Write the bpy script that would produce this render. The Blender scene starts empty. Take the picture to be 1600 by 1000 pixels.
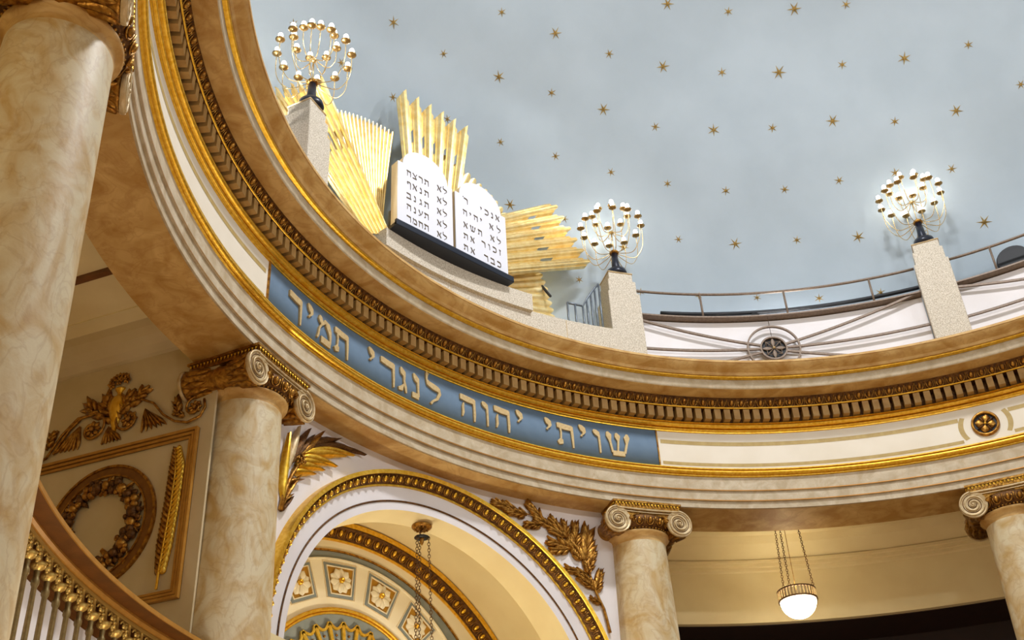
import bpy, math, random
from mathutils import Vector, Matrix, Euler
random.seed(7)
PI = math.pi
sin, cos, R_ = math.sin, math.cos, math.radians
COL = bpy.context.scene.collection

# ------------------------------------------------------------------ camera
F_PX = 1822.0
CAM = Vector((-8.2828, -2.9185, 0.0))
PITCH, ROLL, YAW = 0.6050, -0.0582, 0.7672
_fw = Vector((sin(YAW)*cos(PITCH), cos(YAW)*cos(PITCH), sin(PITCH)))
_r0 = Vector((cos(YAW), -sin(YAW), 0))
_u0 = _r0.cross(_fw)
RT = cos(ROLL)*_r0 + sin(ROLL)*_u0
UP = -sin(ROLL)*_r0 + cos(ROLL)*_u0
cam_d = bpy.data.cameras.new('camera')
cam_d.sensor_width = 36.0
cam_d.lens = F_PX/1600*36.0
cam_d.clip_start = 0.05
cam_o = bpy.data.objects.new('camera', cam_d)
m = Matrix((RT, UP, -_fw)).transposed().to_4x4()
m.translation = CAM
cam_o.matrix_world = m
COL.objects.link(cam_o)
bpy.context.scene.camera = cam_o

def ray(u, v):
    return _fw + RT*((u-800)/F_PX) + UP*((500-v)/F_PX)
def at_r(u, v, r):                       # point of the upright cylinder of radius r about the hall's axis
    d = ray(u, v)
    a = d.x**2+d.y**2; b = 2*(CAM.x*d.x+CAM.y*d.y); c = CAM.x**2+CAM.y**2-r*r
    t = (-b+math.sqrt(max(b*b-4*a*c, 0)))/(2*a)
    return CAM+d*t
def at_y(u, v, y):
    d = ray(u, v); return CAM+d*((y-CAM.y)/d.y)
def azd(P): return math.degrees(math.atan2(P.x, P.y))

# ------------------------------------------------------------------ materials
def lin(c):
    return tuple(((x/255)/12.92 if x/255 <= 0.04045 else ((x/255+0.055)/1.055)**2.4) for x in c)+(1,)
def mat(name, c1, c2=None, rough=0.6, metal=0.0, scale=3.0, bump=0.0, bscale=60.0, c3=None, stretch=None, detail=6.0, dist=0.0, lo=0.35, hi=0.65, emit=None, spec=0.5, vein=0.55):
    M = bpy.data.materials.new(name); M.use_nodes = True
    nt = M.node_tree; N = nt.nodes; L = nt.links
    b = N['Principled BSDF']
    b.inputs['Roughness'].default_value = rough
    b.inputs['Metallic'].default_value = metal
    b.inputs['Specular IOR Level'].default_value = spec
    b.inputs['Base Color'].default_value = lin(c1)
    g = N.new('ShaderNodeNewGeometry')
    mp = N.new('ShaderNodeMapping'); L.new(g.outputs['Position'], mp.inputs['Vector'])
    if stretch: mp.inputs['Scale'].default_value = stretch; mp.inputs['Rotation'].default_value = (0.5, 0.35, 0.2)
    if c2:
        n = N.new('ShaderNodeTexNoise'); n.inputs['Scale'].default_value = scale
        n.inputs['Detail'].default_value = detail; n.inputs['Distortion'].default_value = dist
        L.new(mp.outputs['Vector'], n.inputs['Vector'])
        r = N.new('ShaderNodeValToRGB'); r.color_ramp.elements[0].position = lo; r.color_ramp.elements[1].position = hi
        r.color_ramp.elements[0].color = lin(c1); r.color_ramp.elements[1].color = lin(c2)
        L.new(n.outputs['Fac'], r.inputs['Fac'])
        out = r.outputs['Color']
        if c3:
            n2 = N.new('ShaderNodeTexNoise'); n2.inputs['Scale'].default_value = scale*1.3; n2.inputs['Detail'].default_value = 9
            n2.inputs['Distortion'].default_value = 1.4
            L.new(mp.outputs['Vector'], n2.inputs['Vector'])
            s = N.new('ShaderNodeMath'); s.operation = 'SUBTRACT'; s.inputs[1].default_value = 0.5
            L.new(n2.outputs['Fac'], s.inputs[0])
            ab = N.new('ShaderNodeMath'); ab.operation = 'ABSOLUTE'; L.new(s.outputs[0], ab.inputs[0])
            rr = N.new('ShaderNodeMapRange'); rr.inputs['From Min'].default_value = 0.0; rr.inputs['From Max'].default_value = 0.045
            rr.inputs['To Min'].default_value = vein; rr.inputs['To Max'].default_value = 0.0
            L.new(ab.outputs[0], rr.inputs['Value'])
            mx = N.new('ShaderNodeMixRGB'); mx.inputs['Color2'].default_value = lin(c3)
            L.new(rr.outputs['Result'], mx.inputs['Fac']); L.new(out, mx.inputs['Color1'])
            out = mx.outputs['Color']
        L.new(out, b.inputs['Base Color'])
    if bump:
        nb = N.new('ShaderNodeTexNoise'); nb.inputs['Scale'].default_value = bscale; nb.inputs['Detail'].default_value = 3
        L.new(g.outputs['Position'], nb.inputs['Vector'])
        bp = N.new('ShaderNodeBump'); bp.inputs['Strength'].default_value = bump; bp.inputs['Distance'].default_value = 0.02
        L.new(nb.outputs['Fac'], bp.inputs['Height']); L.new(bp.outputs['Normal'], b.inputs['Normal'])
    if emit:
        b.inputs['Emission Color'].default_value = lin(emit[0]); b.inputs['Emission Strength'].default_value = emit[1]
    return M
marble   = mat('ochre marble', (176,132,62), (210,174,110), 0.55, scale=2.4, c3=(160,108,44), bump=0.08, bscale=40, stretch=(1,1,2.2), dist=1.2, vein=0.28)
colstone = mat('cream scagliola', (212,199,164), (190,158,100), 0.5, scale=2.6, c3=(150,104,52), bump=0.05, bscale=40, stretch=(1.5,0.8,0.9), dist=1.6, lo=0.40, hi=0.68, vein=0.22, detail=12)
palestone= mat('pale marble', (176,158,126), (200,186,158), 0.6, scale=5, c3=(176,146,98), bump=0.06, bscale=50, vein=0.25, dist=1.0)
gold     = mat('bright gold leaf', (224,171,42), (242,199,80), 0.34, 0.85, scale=24, bump=0.08, bscale=45)
goldl    = mat('polished sunburst gold', (236,204,130), (248,226,168), 0.34, 0.8, scale=9, bump=0.1, bscale=60)
bronze   = mat('antique gold', (122,78,24), (190,140,58), 0.33, 0.8, scale=22, bump=0.25, bscale=60)
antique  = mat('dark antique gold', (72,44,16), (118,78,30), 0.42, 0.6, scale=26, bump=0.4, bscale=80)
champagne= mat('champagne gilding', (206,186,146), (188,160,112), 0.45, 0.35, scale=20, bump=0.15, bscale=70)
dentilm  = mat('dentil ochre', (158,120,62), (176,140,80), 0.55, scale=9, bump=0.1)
goldline = mat('gilt line', (170,116,40), None, 0.45, 0.5)
white    = mat('white plaster', (232,228,228), (226,221,219), 0.75, scale=2, bump=0.03)
cream    = mat('cream plaster', (232,216,168), (226,208,158), 0.8, scale=2, bump=0.03)
creamw   = mat('pale cream plaster', (240,230,200), (235,223,190), 0.8, scale=2, bump=0.03)
beigew   = mat('beige wall plaster', (204,186,148), (196,178,138), 0.85, scale=2.5, bump=0.04)
domem    = mat('sky blue dome plaster', (160,172,180), (168,180,188), 0.9, scale=0.9, bump=0.03, bscale=30, detail=8)
bluep    = mat('blue panel paint', (92,116,138), (98,122,144), 0.7, scale=8, bump=0.03)
greyblue = mat('grey blue paint', (124,132,128), (134,140,136), 0.7, scale=8)
olive    = mat('olive gold paint', (184,160,98), (172,146,84), 0.6, scale=12)
granite  = mat('beige granite', (212,202,184), (170,158,138), 0.75, scale=75, bump=0.05, bscale=120, lo=0.4, hi=0.6)
granedge = mat('sawn granite edge', (192,168,128), (180,156,116), 0.7, scale=30)
iron     = mat('taupe painted iron', (110,92,76), (128,110,92), 0.5, 0.2, scale=30, bump=0.15)
steel    = mat('grey blue steel', (104,112,120), (124,132,138), 0.4, 0.6, scale=25)
navy     = mat('navy black enamel', (24,30,44), None, 0.3, 0.2)
brass    = mat('polished brass', (226,198,140), None, 0.25, 0.9)
panm     = mat('aged brass drip pan', (156,126,74), None, 0.35, 0.8)
lettm    = mat('flat gilt letter', (206,182,132), (190,162,110), 0.5, 0.3, scale=30)
lettd    = mat('bronze letter', (84,68,42), None, 0.55, 0.1)
tabm     = mat('white tablet stone', (212,212,218), None, 0.6)
tabedge  = mat('cream tablet edge', (226,206,166), None, 0.6)
wood     = mat('dark stained wood', (98,58,22), (116,70,28), 0.4, scale=6, stretch=(1,1,8), bump=0.05)
woodl    = mat('gilt wood moulding', (176,124,48), (190,138,58), 0.35, 0.3, scale=12)
balm     = mat('brass baluster', (132,112,70), (150,128,82), 0.4, 0.7, scale=30)
balg     = mat('gilt baluster ornament', (206,172,92), None, 0.38, 0.7)
darkwood_shade = mat('black brown panelling and shade', (34,18,12), (42,22,14), 0.6, scale=5)
bulbm    = mat('lit bulb', (255,250,240), None, 0.4, emit=((255,246,232), 14.0))
globem   = mat('lit opal glass', (255,255,255), None, 0.3, emit=((255,240,208), 13.0))
blackm   = mat('matt black metal', (18,18,20), None, 0.6)
floorm   = mat('parquet floor', (150,110,70), (170,128,84), 0.5, scale=3)
starm    = mat('gilt star metal', (168,136,72), (196,164,96), 0.35, 0.6, scale=20)

# ------------------------------------------------------------------ mesh builder
class MB:
    def __init__(s): s.V = []; s.F = []; s.S = []
    def add(s, vs, fs, smooth=False):
        o = len(s.V); s.V.extend([Vector(v) for v in vs])
        for f in fs: s.F.append([o+i for i in f]); s.S.append(smooth)
        return s
    def box(s, c, h, ax=None):
        c = Vector(c)
        if ax is None: ax = (Vector((1,0,0)), Vector((0,1,0)), Vector((0,0,1)))
        vs = [c+ax[0]*h[0]*i+ax[1]*h[1]*j+ax[2]*h[2]*k for i in (-1,1) for j in (-1,1) for k in (-1,1)]
        return s.add(vs, [(0,1,3,2),(4,6,7,5),(0,4,5,1),(2,3,7,6),(0,2,6,4),(1,5,7,3)])
    def prism(s, poly, fn, w0, w1, smooth=False):
        n = len(poly)
        vs = [fn(u, v, w0) for u, v in poly]+[fn(u, v, w1) for u, v in poly]
        fs = [tuple(range(n-1, -1, -1)), tuple(range(n, 2*n))]+[(i, (i+1) % n, n+(i+1) % n, n+i) for i in range(n)]
        return s.add(vs, fs, smooth)
    def stroke(s, pts, fn, w0, w1):
        # a pen stroke: pts = (u, v, width)
        l, r = [], []
        for i, (u, v, w) in enumerate(pts):
            a = pts[max(i-1, 0)]; b = pts[min(i+1, len(pts)-1)]
            d = Vector((b[0]-a[0], b[1]-a[1])); d = d.normalized() if d.length else Vector((1, 0))
            n = Vector((-d.y, d.x))*w/2
            l.append((u+n.x, v+n.y)); r.append((u-n.x, v-n.y))
        for i in range(len(pts)-1):
            s.prism([l[i], r[i], r[i+1], l[i+1]], fn, w0, w1)
        return s
    def tube(s, pts, r, n=8, closed=False, cap=True, flat=None):
        pts = [Vector(p) for p in pts]; m_ = len(pts)
        rs = r if isinstance(r, (list, tuple)) else [r]*m_
        o = len(s.V); prev = None; vs = []
        for i, p in enumerate(pts):
            a = pts[(i-1) % m_] if (closed or i > 0) else p
            b = pts[(i+1) % m_] if (closed or i < m_-1) else p
            t = (b-a)
            t = t.normalized() if t.length > 1e-9 else Vector((0, 0, 1))
            if prev is None:
                ref = Vector((0, 0, 1)) if abs(t.z) < 0.9 else Vector((1, 0, 0))
                x = t.cross(ref).normalized()
            else:
                x = prev-t*prev.dot(t)
                x = x.normalized() if x.length > 1e-6 else t.orthogonal().normalized()
            prev = x; y = t.cross(x)
            for k in range(n):
                a_ = 2*PI*k/n
                vs.append(p+(x*cos(a_)+y*sin(a_))*rs[i])
        fs = []
        for i in range(m_ if closed else m_-1):
            j = (i+1) % m_
            for k in range(n):
                fs.append((i*n+k, i*n+(k+1) % n, j*n+(k+1) % n, j*n+k))
        if cap and not closed:
            fs.append(tuple(range(n-1, -1, -1))); fs.append(tuple((m_-1)*n+k for k in range(n)))
        return s.add(vs, fs, True)
    def ball(s, c, r, ax=None, nu=8, nv=6):
        c = Vector(c); rr = r if isinstance(r, (tuple, list)) else (r, r, r)
        if ax is None: ax = (Vector((1,0,0)), Vector((0,1,0)), Vector((0,0,1)))
        vs = [c-ax[2]*rr[2]]
        for j in range(1, nv):
            p = -PI/2+PI*j/nv
            for i in range(nu):
                a = 2*PI*i/nu
                vs.append(c+ax[0]*rr[0]*cos(p)*cos(a)+ax[1]*rr[1]*cos(p)*sin(a)+ax[2]*rr[2]*sin(p))
        vs.append(c+ax[2]*rr[2]); L_ = len(vs)-1; fs = []
        for i in range(nu):
            fs.append((0, 1+(i+1) % nu, 1+i)); fs.append((L_, L_-nu+i, L_-nu+(i+1) % nu))
            for j in range(nv-2):
                a = 1+j*nu
                fs.append((a+i, a+(i+1) % nu, a+nu+(i+1) % nu, a+nu+i))
        return s.add(vs, fs, True)
    def lathe(s, prof, c=(0,0,0), n=48, a0=0.0, a1=2*PI, closed=False, smooth=True, ax=None):
        # profile (r, h) turned about the axis; angle measured like an azimuth
        c = Vector(c); full = abs(a1-a0-2*PI) < 1e-6; cols = n if full else n+1
        if ax is None: ax = (Vector((1,0,0)), Vector((0,1,0)), Vector((0,0,1)))
        vs = []
        for i in range(cols):
            a = a0+(a1-a0)*i/n
            for r, z in prof: vs.append(c+ax[0]*r*sin(a)+ax[1]*r*cos(a)+ax[2]*z)
        m_ = len(prof); fs = []
        for i in range(n):
            j = (i+1) % cols
            for k in range(m_ if closed else m_-1):
                l = (k+1) % m_
                fs.append((i*m_+k, j*m_+k, j*m_+l, i*m_+l))
        if closed and not full:
            fs.append(tuple(range(m_))); fs.append(tuple((cols-1)*m_+k for k in reversed(range(m_))))
        return s.add(vs, fs, smooth)
    def leaf(s, fn, u, v, ang, L_, W, h, nt=7, curl=0.0, ridge=0.35, serr=0.0, w0=0.0, bend=0.0, blunt=0.7):
        # a leaf or petal in relief, running from (u,v) along ang
        vs = []; cols = (-1, -0.5, 0, 0.5, 1)
        for i in range(nt+1):
            t = i/nt
            wd = W/2*max(sin(PI*min(1, t**blunt*0.97+0.02)), 0.03)
            if serr: wd *= 1-serr*(i % 2)
            a = ang+bend*t
            cu = u+L_*t*cos(ang+bend*t/2); cv = v+L_*t*sin(ang+bend*t/2)
            for q in cols:
                hh = h*(0.35+0.65*sin(PI*min(1, 0.1+t*0.9)))*(1-abs(q)**1.5)+curl*t*t
                if q == 0: hh += h*ridge
                vs.append(fn(cu-sin(a)*wd*q, cv+cos(a)*wd*q, w0+hh+0.002))
        fs = []
        for i in range(nt):
            for k in range(4):
                a = i*5+k; fs.append((a, a+1, a+6, a+5))
        o = len(vs)
        for i in range(nt+1):                                  # underside, on the wall
            t = i/nt; wd = W/2*max(sin(PI*min(1, t**blunt*0.97+0.02)), 0.03); a = ang+bend*t
            if serr: wd *= 1-serr*(i % 2)
            cu = u+L_*t*cos(ang+bend*t/2); cv = v+L_*t*sin(ang+bend*t/2)
            for q in (-1, 1): vs.append(fn(cu-sin(a)*wd*q, cv+cos(a)*wd*q, w0+curl*t*t*0.9-0.003))
        for i in range(nt):
            a = o+2*i
            fs += [(a, a+2, a+3, a+1), (i*5, (i+1)*5, a+2, a), (i*5+4, a+1, a+3, (i+1)*5+4)]
        return s.add(vs, fs, True)
    def build(s, name, material, parent=None, label=None, auto=None):
        me = bpy.data.meshes.new(name)
        off = Vector((0,0,0)); inv = None
        if parent is not None:
            inv = WORLD[parent.name].inverted()
        vs = [inv @ v for v in s.V] if inv is not None else s.V
        me.from_pydata([tuple(v) for v in vs], [], s.F)
        me.polygons.foreach_set('use_smooth', s.S)
        me.materials.append(material); me.update()
        o = bpy.data.objects.new(name, me); COL.objects.link(o)
        if parent is not None: o.parent = parent
        WORLD[o.name] = WORLD[parent.name].copy() if parent is not None else Matrix.Identity(4)
        if label: o['label'] = label
        return o
WORLD = {}
def thing(name, label, cat, loc=(0,0,0), rz=0.0, group=None):
    o = bpy.data.objects.new(name, None); o.empty_display_size = 0.1; COL.objects.link(o)
    o.location = loc; o.rotation_euler = (0, 0, rz)
    o['label'] = label; o['category'] = cat
    if group: o['group'] = group
    WORLD[o.name] = Matrix.Translation(Vector(loc)) @ Matrix.Rotation(rz, 4, 'Z')
    return o
def struct(o): o['kind'] = 'structure'; return o
def copy_tree(o, parent=None):
    c = o.copy(); COL.objects.link(c); c.parent = parent
    for ch in list(o.children): copy_tree(ch, c)
    return c

# frames ------------------------------------------------------------
def pol(az, rho, z):
    a = R_(az); return Vector((rho*sin(a), rho*cos(a), z))
def frame(az):
    a = R_(az); return Vector((cos(a), -sin(a), 0)), Vector((sin(a), cos(a), 0)), Vector((0, 0, 1))
def on_drum(az0, rho, z0):           # u along the curve, v up, w towards the hall's axis
    return lambda u, v, w: pol(az0+math.degrees(u/rho), rho-w, z0+v)

# ------------------------------------------------------------------ the entablature
AX = 0.6
NR = 360
def ring(name, prof, material, parent=None, closed=False, a0=0, a1=360, n=None, smooth=True):
    b = MB(); b.lathe(prof, n=n or int(NR*(a1-a0)/360), a0=R_(a0), a1=R_(a1) if a1-a0 < 360 else R_(a0)+2*PI, closed=closed, smooth=smooth)
    return b.build(name, material, parent)
def sharp(o, deg=30):
    try:
        o.data.set_sharp_from_angle(angle=R_(deg))
    except Exception: pass
    return o

arch = struct(sharp(ring('trim_1', [(7.74,6.853),(7.0,6.853),(7.0,6.955),(6.978,6.960),(6.978,7.100),(6.958,7.105),(6.958,7.30),(7.74,7.30)], palestone, closed=True)))
sharp(ring('soffit', [(7.73,6.850),(7.74,6.98),(7.75,7.30),(7.76,7.30),(7.752,6.846),(7.02,6.846),(7.02,6.850)], marble, arch, closed=True))
for z in (6.957, 7.1025):
    ring('gilt_line', [(6.972 if z < 7 else 6.953, z-0.006),(6.970 if z < 7 else 6.951, z),(6.974 if z < 7 else 6.955, z+0.008)], goldline, arch)
def torusprof(r, z, a, b, n=8, s=-90, e=90):
    return [(r-a*cos(R_(s+(e-s)*i/n)), z+b*sin(R_(s+(e-s)*i/n))) for i in range(n+1)]
o = struct(sharp(ring('trim_2', [(6.96,7.300),(6.935,7.306),(6.935,7.318),(6.945,7.322)]+torusprof(6.945,7.358,0.062,0.034)+[(6.93,7.396),(6.905,7.402),(6.905,7.418),(6.99,7.424)], gold), 40))
friezem = mat('warm white frieze paint', (230,222,204), (224,215,195), 0.75, scale=2)
fr = struct(ring('trim_3', [(6.985,7.41),(6.985,8.02)], friezem))
o = struct(sharp(ring('trim_4', [(6.99,8.008),(6.965,8.010),(6.962,8.022)]+torusprof(6.955,8.040,0.030,0.016)+[(6.945,8.060)]+torusprof(6.93,8.088,0.062,0.028)+[(6.90,8.122),(6.885,8.134),(6.93,8.136)], gold), 40))
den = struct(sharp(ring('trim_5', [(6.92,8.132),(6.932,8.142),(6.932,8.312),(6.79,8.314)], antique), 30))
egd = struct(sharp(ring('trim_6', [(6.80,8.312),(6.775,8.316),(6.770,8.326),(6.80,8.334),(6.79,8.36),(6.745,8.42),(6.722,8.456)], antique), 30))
ring('gilt_bead', torusprof(6.785,8.322,0.016,0.012,6), gold, egd)
cor = struct(sharp(ring('trim_7', [(6.80,8.458),(6.722,8.456),(6.487,8.456),(6.478,8.470),(6.478,8.602),(6.46,8.606)], marble), 30))
ring('corona_face', [(6.486,8.458),(6.472,8.470),(6.472,8.600),(6.48,8.603)], palestone, cor)
ring('gilt_fillet', [(6.47,8.600),(6.445,8.604)]+torusprof(6.44,8.620,0.026,0.015,6)+[(6.43,8.636)], gold, cor)
cy = struct(sharp(ring('trim_8', [(6.43,8.634),(6.405,8.640),(6.400,8.652),(6.385,8.675),(6.345,8.695),(6.300,8.712),(6.272,8.738),(6.262,8.758),(6.248,8.760),(6.246,8.792),(6.30,8.80),(8.4,8.98)], marble), 30))

# dentils and egg-and-dart: carved pattern of the two bands, over the stretch the hall shows
PITCHD = 1.197
NA = range(-66, 68)
def eggs_on(mb_egg, mb_shell, P, t, n, w, s):
    """one egg-and-dart unit; t along, n down the slope, w outward, s = pitch in metres"""
    mb_egg.ball(P+w*s*0.12, (s*0.20, s*0.34, s*0.20), (t, n, w), 8, 6)
    pts = []
    for k in range(9):
        a = R_(-20+220*k/8)
        pts.append(P+w*s*0.10+t*(cos(a)*s*0.34)+n*(sin(a)*s*0.44-s*0.02))
    mb_shell.tube(pts, s*0.06, 5)
    mb_shell.tube([P+t*s*0.5-n*s*0.36+w*s*0.05, P+t*s*0.5+n*s*0.38+w*s*0.08], [s*0.07, s*0.02], 5)
b = MB()
for k in NA:
    az = 41.4+PITCHD*(k-20)-PITCHD/2
    t, e, z = frame(az)
    w = 6.85*R_(PITCHD)
    b.box(pol(az, 6.862, 8.232), (w*0.31, 0.066, 0.080), (t, e, z))
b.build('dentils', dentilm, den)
be, bs = MB(), MB()
for k in NA:
    az = 41.4+PITCHD*(k-20)
    t, e, z = frame(az)
    nn = (e*0.065-z*0.11).normalized(); w = (-e*0.11-z*0.065).normalized()
    eggs_on(be, bs, pol(az, 6.762, 8.392), t, nn, w, 0.142)
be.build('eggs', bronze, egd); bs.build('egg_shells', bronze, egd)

# painted frieze: olive gold bands and the ring round the rosette (flat paint laid as thin inlay)
def band(a0, a1, z0, z1, material=olive, rho=6.982, nm='painted_band', par=fr):
    b = MB(); n = max(2, int(abs(a1-a0)*1.5))
    b.lathe([(rho, z0), (rho, z1)], n=n, a0=R_(a0), a1=R_(a1)); return b.build(nm, material, par)
ROS = 65.3
PL, PR = -26.55, 27.3
for a0, a1 in ((PR+0.45, ROS-2.75), (ROS+2.75, 100), (-64.5, PL-0.45), (-110, -69.5)):
    band(a0, a1, 7.815, 7.875); band(a0, a1, 7.485, 7.535)
for a in (ROS, -67.0):
    for sgn in (1, -1):
        b = MB(); fn = on_drum(a, 6.983, 7.70); pts = []
        for k in range(17):
            th = R_(-33+66*k/16)
            pts.append((th))
        for k in range(16):
            q = [(sgn*0.29*cos(pts[k]), 0.29*sin(pts[k])), (sgn*0.36*cos(pts[k]), 0.33*sin(pts[k])), (sgn*0.36*cos(pts[k+1]), 0.33*sin(pts[k+1])), (sgn*0.29*cos(pts[k+1]), 0.29*sin(pts[k+1]))]
            b.add([fn(u, v, 0) for u, v in q], [(0, 1, 2, 3)])
        b.build('painted_band', olive, fr)

# rosette medallion on the frieze
def medallion(az, label):
    P = pol(az, 6.975, 7.71)
    th = thing('frieze_rosette', label, 'rosette', P, -R_(az))
    t, e, z = frame(az); fn = on_drum(az, 6.98, 7.71); axs = (t, z, -e)
    b = MB(); b.lathe([(0.150,0.0),(0.150,0.03),(0.165,0.045),(0.185,0.035),(0.19,0.0)], pol(az, 6.985, 7.71), 32, ax=axs); b.build('ring', bronze, th)
    b = MB(); b.lathe([(0.0,0.004),(0.155,0.004)], pol(az, 6.985, 7.71), 32, ax=axs); b.build('ground', blackm, th)
    for k in range(4):
        a = PI/4+PI/2*k+0.5; b = MB()
        b.leaf(fn, 0.02*cos(a), 0.02*sin(a), a, 0.115, 0.125, 0.03, blunt=1.25, ridge=-0.4, w0=0.01)
        b.build('petal', bronze, th)
        b = MB(); a2 = a+PI/4; b.leaf(fn, 0.03*cos(a2), 0.03*sin(a2), a2, 0.11, 0.04, 0.02, w0=0.004); b.build('sepal', antique, th)
    b = MB(); b.ball(pol(az, 6.955, 7.71), 0.02); b.build('centre', gold, th)
medallion(ROS, 'round gilt four-petalled rosette in a ring on the white frieze above the right-hand column')

# ------------------------------------------------------------------ blue inscription panel
GL = {
 'yod': ([[(0.0,.99,.04),(.07,.93,.14),(.17,.82,.2),(.22,.70,.12),(.17,.60,.05),(.10,.55,.04),(.09,.49,.07)]], .30),
 'vav': ([[(0.0,.98,.05),(.08,.92,.16),(.18,.84,.18),(.24,.72,.07),(.25,.3,.06),(.25,0,.05)]], .30),
 'dalet': ([[(0.0,1.0,.04),(.03,.9,.2),(.3,.86,.2),(.62,.84,.2)],[(.60,.93,.1),(.62,.6,.08),(.63,.3,.07),(.63,0,.05)]], .68),
 'resh': ([[(0.0,1.0,.04),(.03,.9,.2),(.3,.88,.2),(.5,.84,.2),(.58,.76,.14),(.60,.5,.08),(.6,0,.05)]], .66),
 'he': ([[(0.0,1.0,.04),(.03,.9,.19),(.3,.86,.2),(.64,.84,.18)],[(.62,.92,.1),(.64,.6,.08),(.65,.3,.08),(.64,0,.05)],[(.14,.66,.03),(.11,.5,.07),(.12,.25,.08),(.08,.08,.04)]], .70),
 'chet': ([[(0.0,1.0,.04),(.03,.9,.19),(.3,.86,.2),(.64,.84,.18)],[(.62,.92,.1),(.64,.5,.08),(.64,0,.05)],[(.12,.84,.06),(.12,.5,.08),(.12,.0,.05)]], .70),
 'tav': ([[(0.0,1.0,.04),(.03,.9,.19),(.3,.86,.2),(.64,.84,.18)],[(.62,.92,.1),(.65,.5,.08),(.66,0,.05)],[(.12,.84,.06),(.15,.6,.05),(.13,.3,.05)],[(.16,.30,.10),(.12,.18,.2),(.0,.12,.12)]], .72),
 'mem': ([[(.10,1.0,.05),(.12,.9,.17),(.18,.78,.14),(.22,.7,.05)],[(.22,.68,.05),(.38,.88,.12),(.52,.80,.2),(.64,.6,.14),(.68,.4,.08),(.68,.14,.06)],[(.2,.12,.2),(.7,.1,.2)],[(.22,.70,.05),(.1,.50,.05),(.05,.2,.06),(.0,.08,.05)]], .74),
 'gimel': ([[(.1,1.0,.04),(.14,.9,.14),(.22,.8,.2),(.28,.68,.08),(.27,.5,.06),(.33,.25,.1),(.38,.02,.04)],[(.28,.36,.03),(.2,.25,.06),(.14,.12,.16),(.0,.08,.1)]], .42),
 'nun': ([[(.08,1.0,.04),(.14,.9,.14),(.24,.78,.2),(.30,.66,.08),(.31,.4,.06),(.32,.1,.08)],[(.02,.1,.17),(.34,.09,.19)]], .38),
 'lamed': ([[(.10,1.30,.12),(.06,1.2,.08),(.05,.98,.05)],[(.05,1.0,.05),(.12,.88,.16),(.4,.80,.2),(.62,.76,.16)],[(.62,.82,.1),(.68,.6,.1),(.56,.35,.08),(.36,.2,.06),(.26,.06,.07)]], .72),
 'shin': ([[(.2,.08,.17),(.72,.08,.17)],[(.02,1.0,.06),(.08,.86,.2),(.12,.6,.07),(.2,.1,.06)],[(.40,.98,.06),(.46,.84,.2),(.48,.62,.06),(.42,.12,.05)],[(.88,.98,.06),(.86,.82,.2),(.84,.55,.07),(.72,.1,.07)]], .96),
 'alef': ([[(0,1,.07),(.1,.88,.17),(.5,.3,.17),(.66,.04,.14)],[(.66,1,.08),(.60,.86,.15),(.56,.66,.06),(.44,.42,.05)],[(.24,.68,.05),(.12,.4,.06),(.1,.12,.13),(.0,.04,.08)]], .70),
 'bet': ([[(0.0,1.0,.05),(.05,.9,.19),(.55,.86,.2),(.6,.78,.1)],[(.6,.88,.1),(.61,.5,.08),(.6,.1,.08)],[(-.02,.09,.18),(.74,.09,.18)]], .72),
 'kaf': ([[(0.0,1.0,.05),(.05,.9,.19),(.45,.87,.2),(.6,.75,.13),(.63,.5,.08),(.6,.22,.12),(.45,.1,.17),(.0,.09,.18)]], .66),
 'tsadi': ([[(0,.98,.1),(.12,.84,.14),(.45,.45,.1),(.6,.14,.1)],[(.68,.98,.12),(.62,.78,.1),(.4,.52,.06)],[(.0,.09,.17),(.66,.09,.17)]], .72),
 'ayin': ([[(.02,.98,.1),(.1,.82,.15),(.2,.5,.07),(.38,.2,.08)],[(.64,.98,.12),(.62,.78,.12),(.5,.4,.09),(.2,.08,.1),(.0,.02,.08)]], .70),
 'zayin': ([[(.0,.98,.06),(.1,.88,.18),(.3,.86,.14)],[(.16,.86,.06),(.17,.5,.08),(.16,0,.06)]], .32),
 'pef': ([[(.12,.6,.06),(.2,.55,.12),(.06,.72,.07),(.06,.9,.12),(.4,.9,.19),(.6,.8,.12),(.62,.5,.08),(.6,-.25,.05)]], .66),
 'mark': ([[(.0,1.15,.04),(.08,1.0,.12)]], .14),
}
TITLE = [('dalet',462,480,.66),('yod',485,491,.46),('mem',507,519,.8),('tav',534,539,.78),('yod',580.5,559.5,.42),('dalet',606,583,.72),('gimel',629.5,598,.5),('nun',649.5,608,.5),('lamed',676.5,613,.72),
         ('he',731.5,640.5,.72),('vav',758.5,650,.34),('he',785,659,.72),('yod',812,658,.40),('yod',857,670,.40),('tav',884.5,683,.74),('yod',910.5,680,.40),('vav',933.5,691.5,.34),('shin',966.5,694.5,.9)]
pan = thing('inscription_panel', 'long curved sky-blue panel with raised gold Hebrew lettering on the frieze', 'sign', pol(AX, 6.98, 7.42), -R_(AX))
b = MB(); b.lathe([(6.985,7.424),(6.976,7.424),(6.976,8.008),(6.985,8.008)], n=80, a0=R_(PL), a1=R_(PR)); b.build('blue_ground', bluep, pan)
for a in (PL, PR):
    b = MB(); t, e, z = frame(a); b.box(pol(a, 6.975, 7.716), (0.010, 0.014, 0.294), (t, e, z)); b.build('edge_strip', bronze, pan)
LH = 0.352
for nm, u, v, _w in TITLE:
    P = at_r(u, v, 6.955); a = azd(P); strokes, wd = GL[nm]
    s = LH
    zb = 7.53
    if nm == 'yod': zb = 7.565
    o_ = on_drum(a, 6.975, zb)
    fn = lambda uu, vv, w: o_((uu-wd/2)*s, vv*s, w)
    b = MB()
    for st in strokes: b.stroke([(p_[0], p_[1], p_[2]*1.18+0.012) for p_ in st], fn, 0.0, 0.026)
    b.build('letter', lettm, pan)

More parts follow.
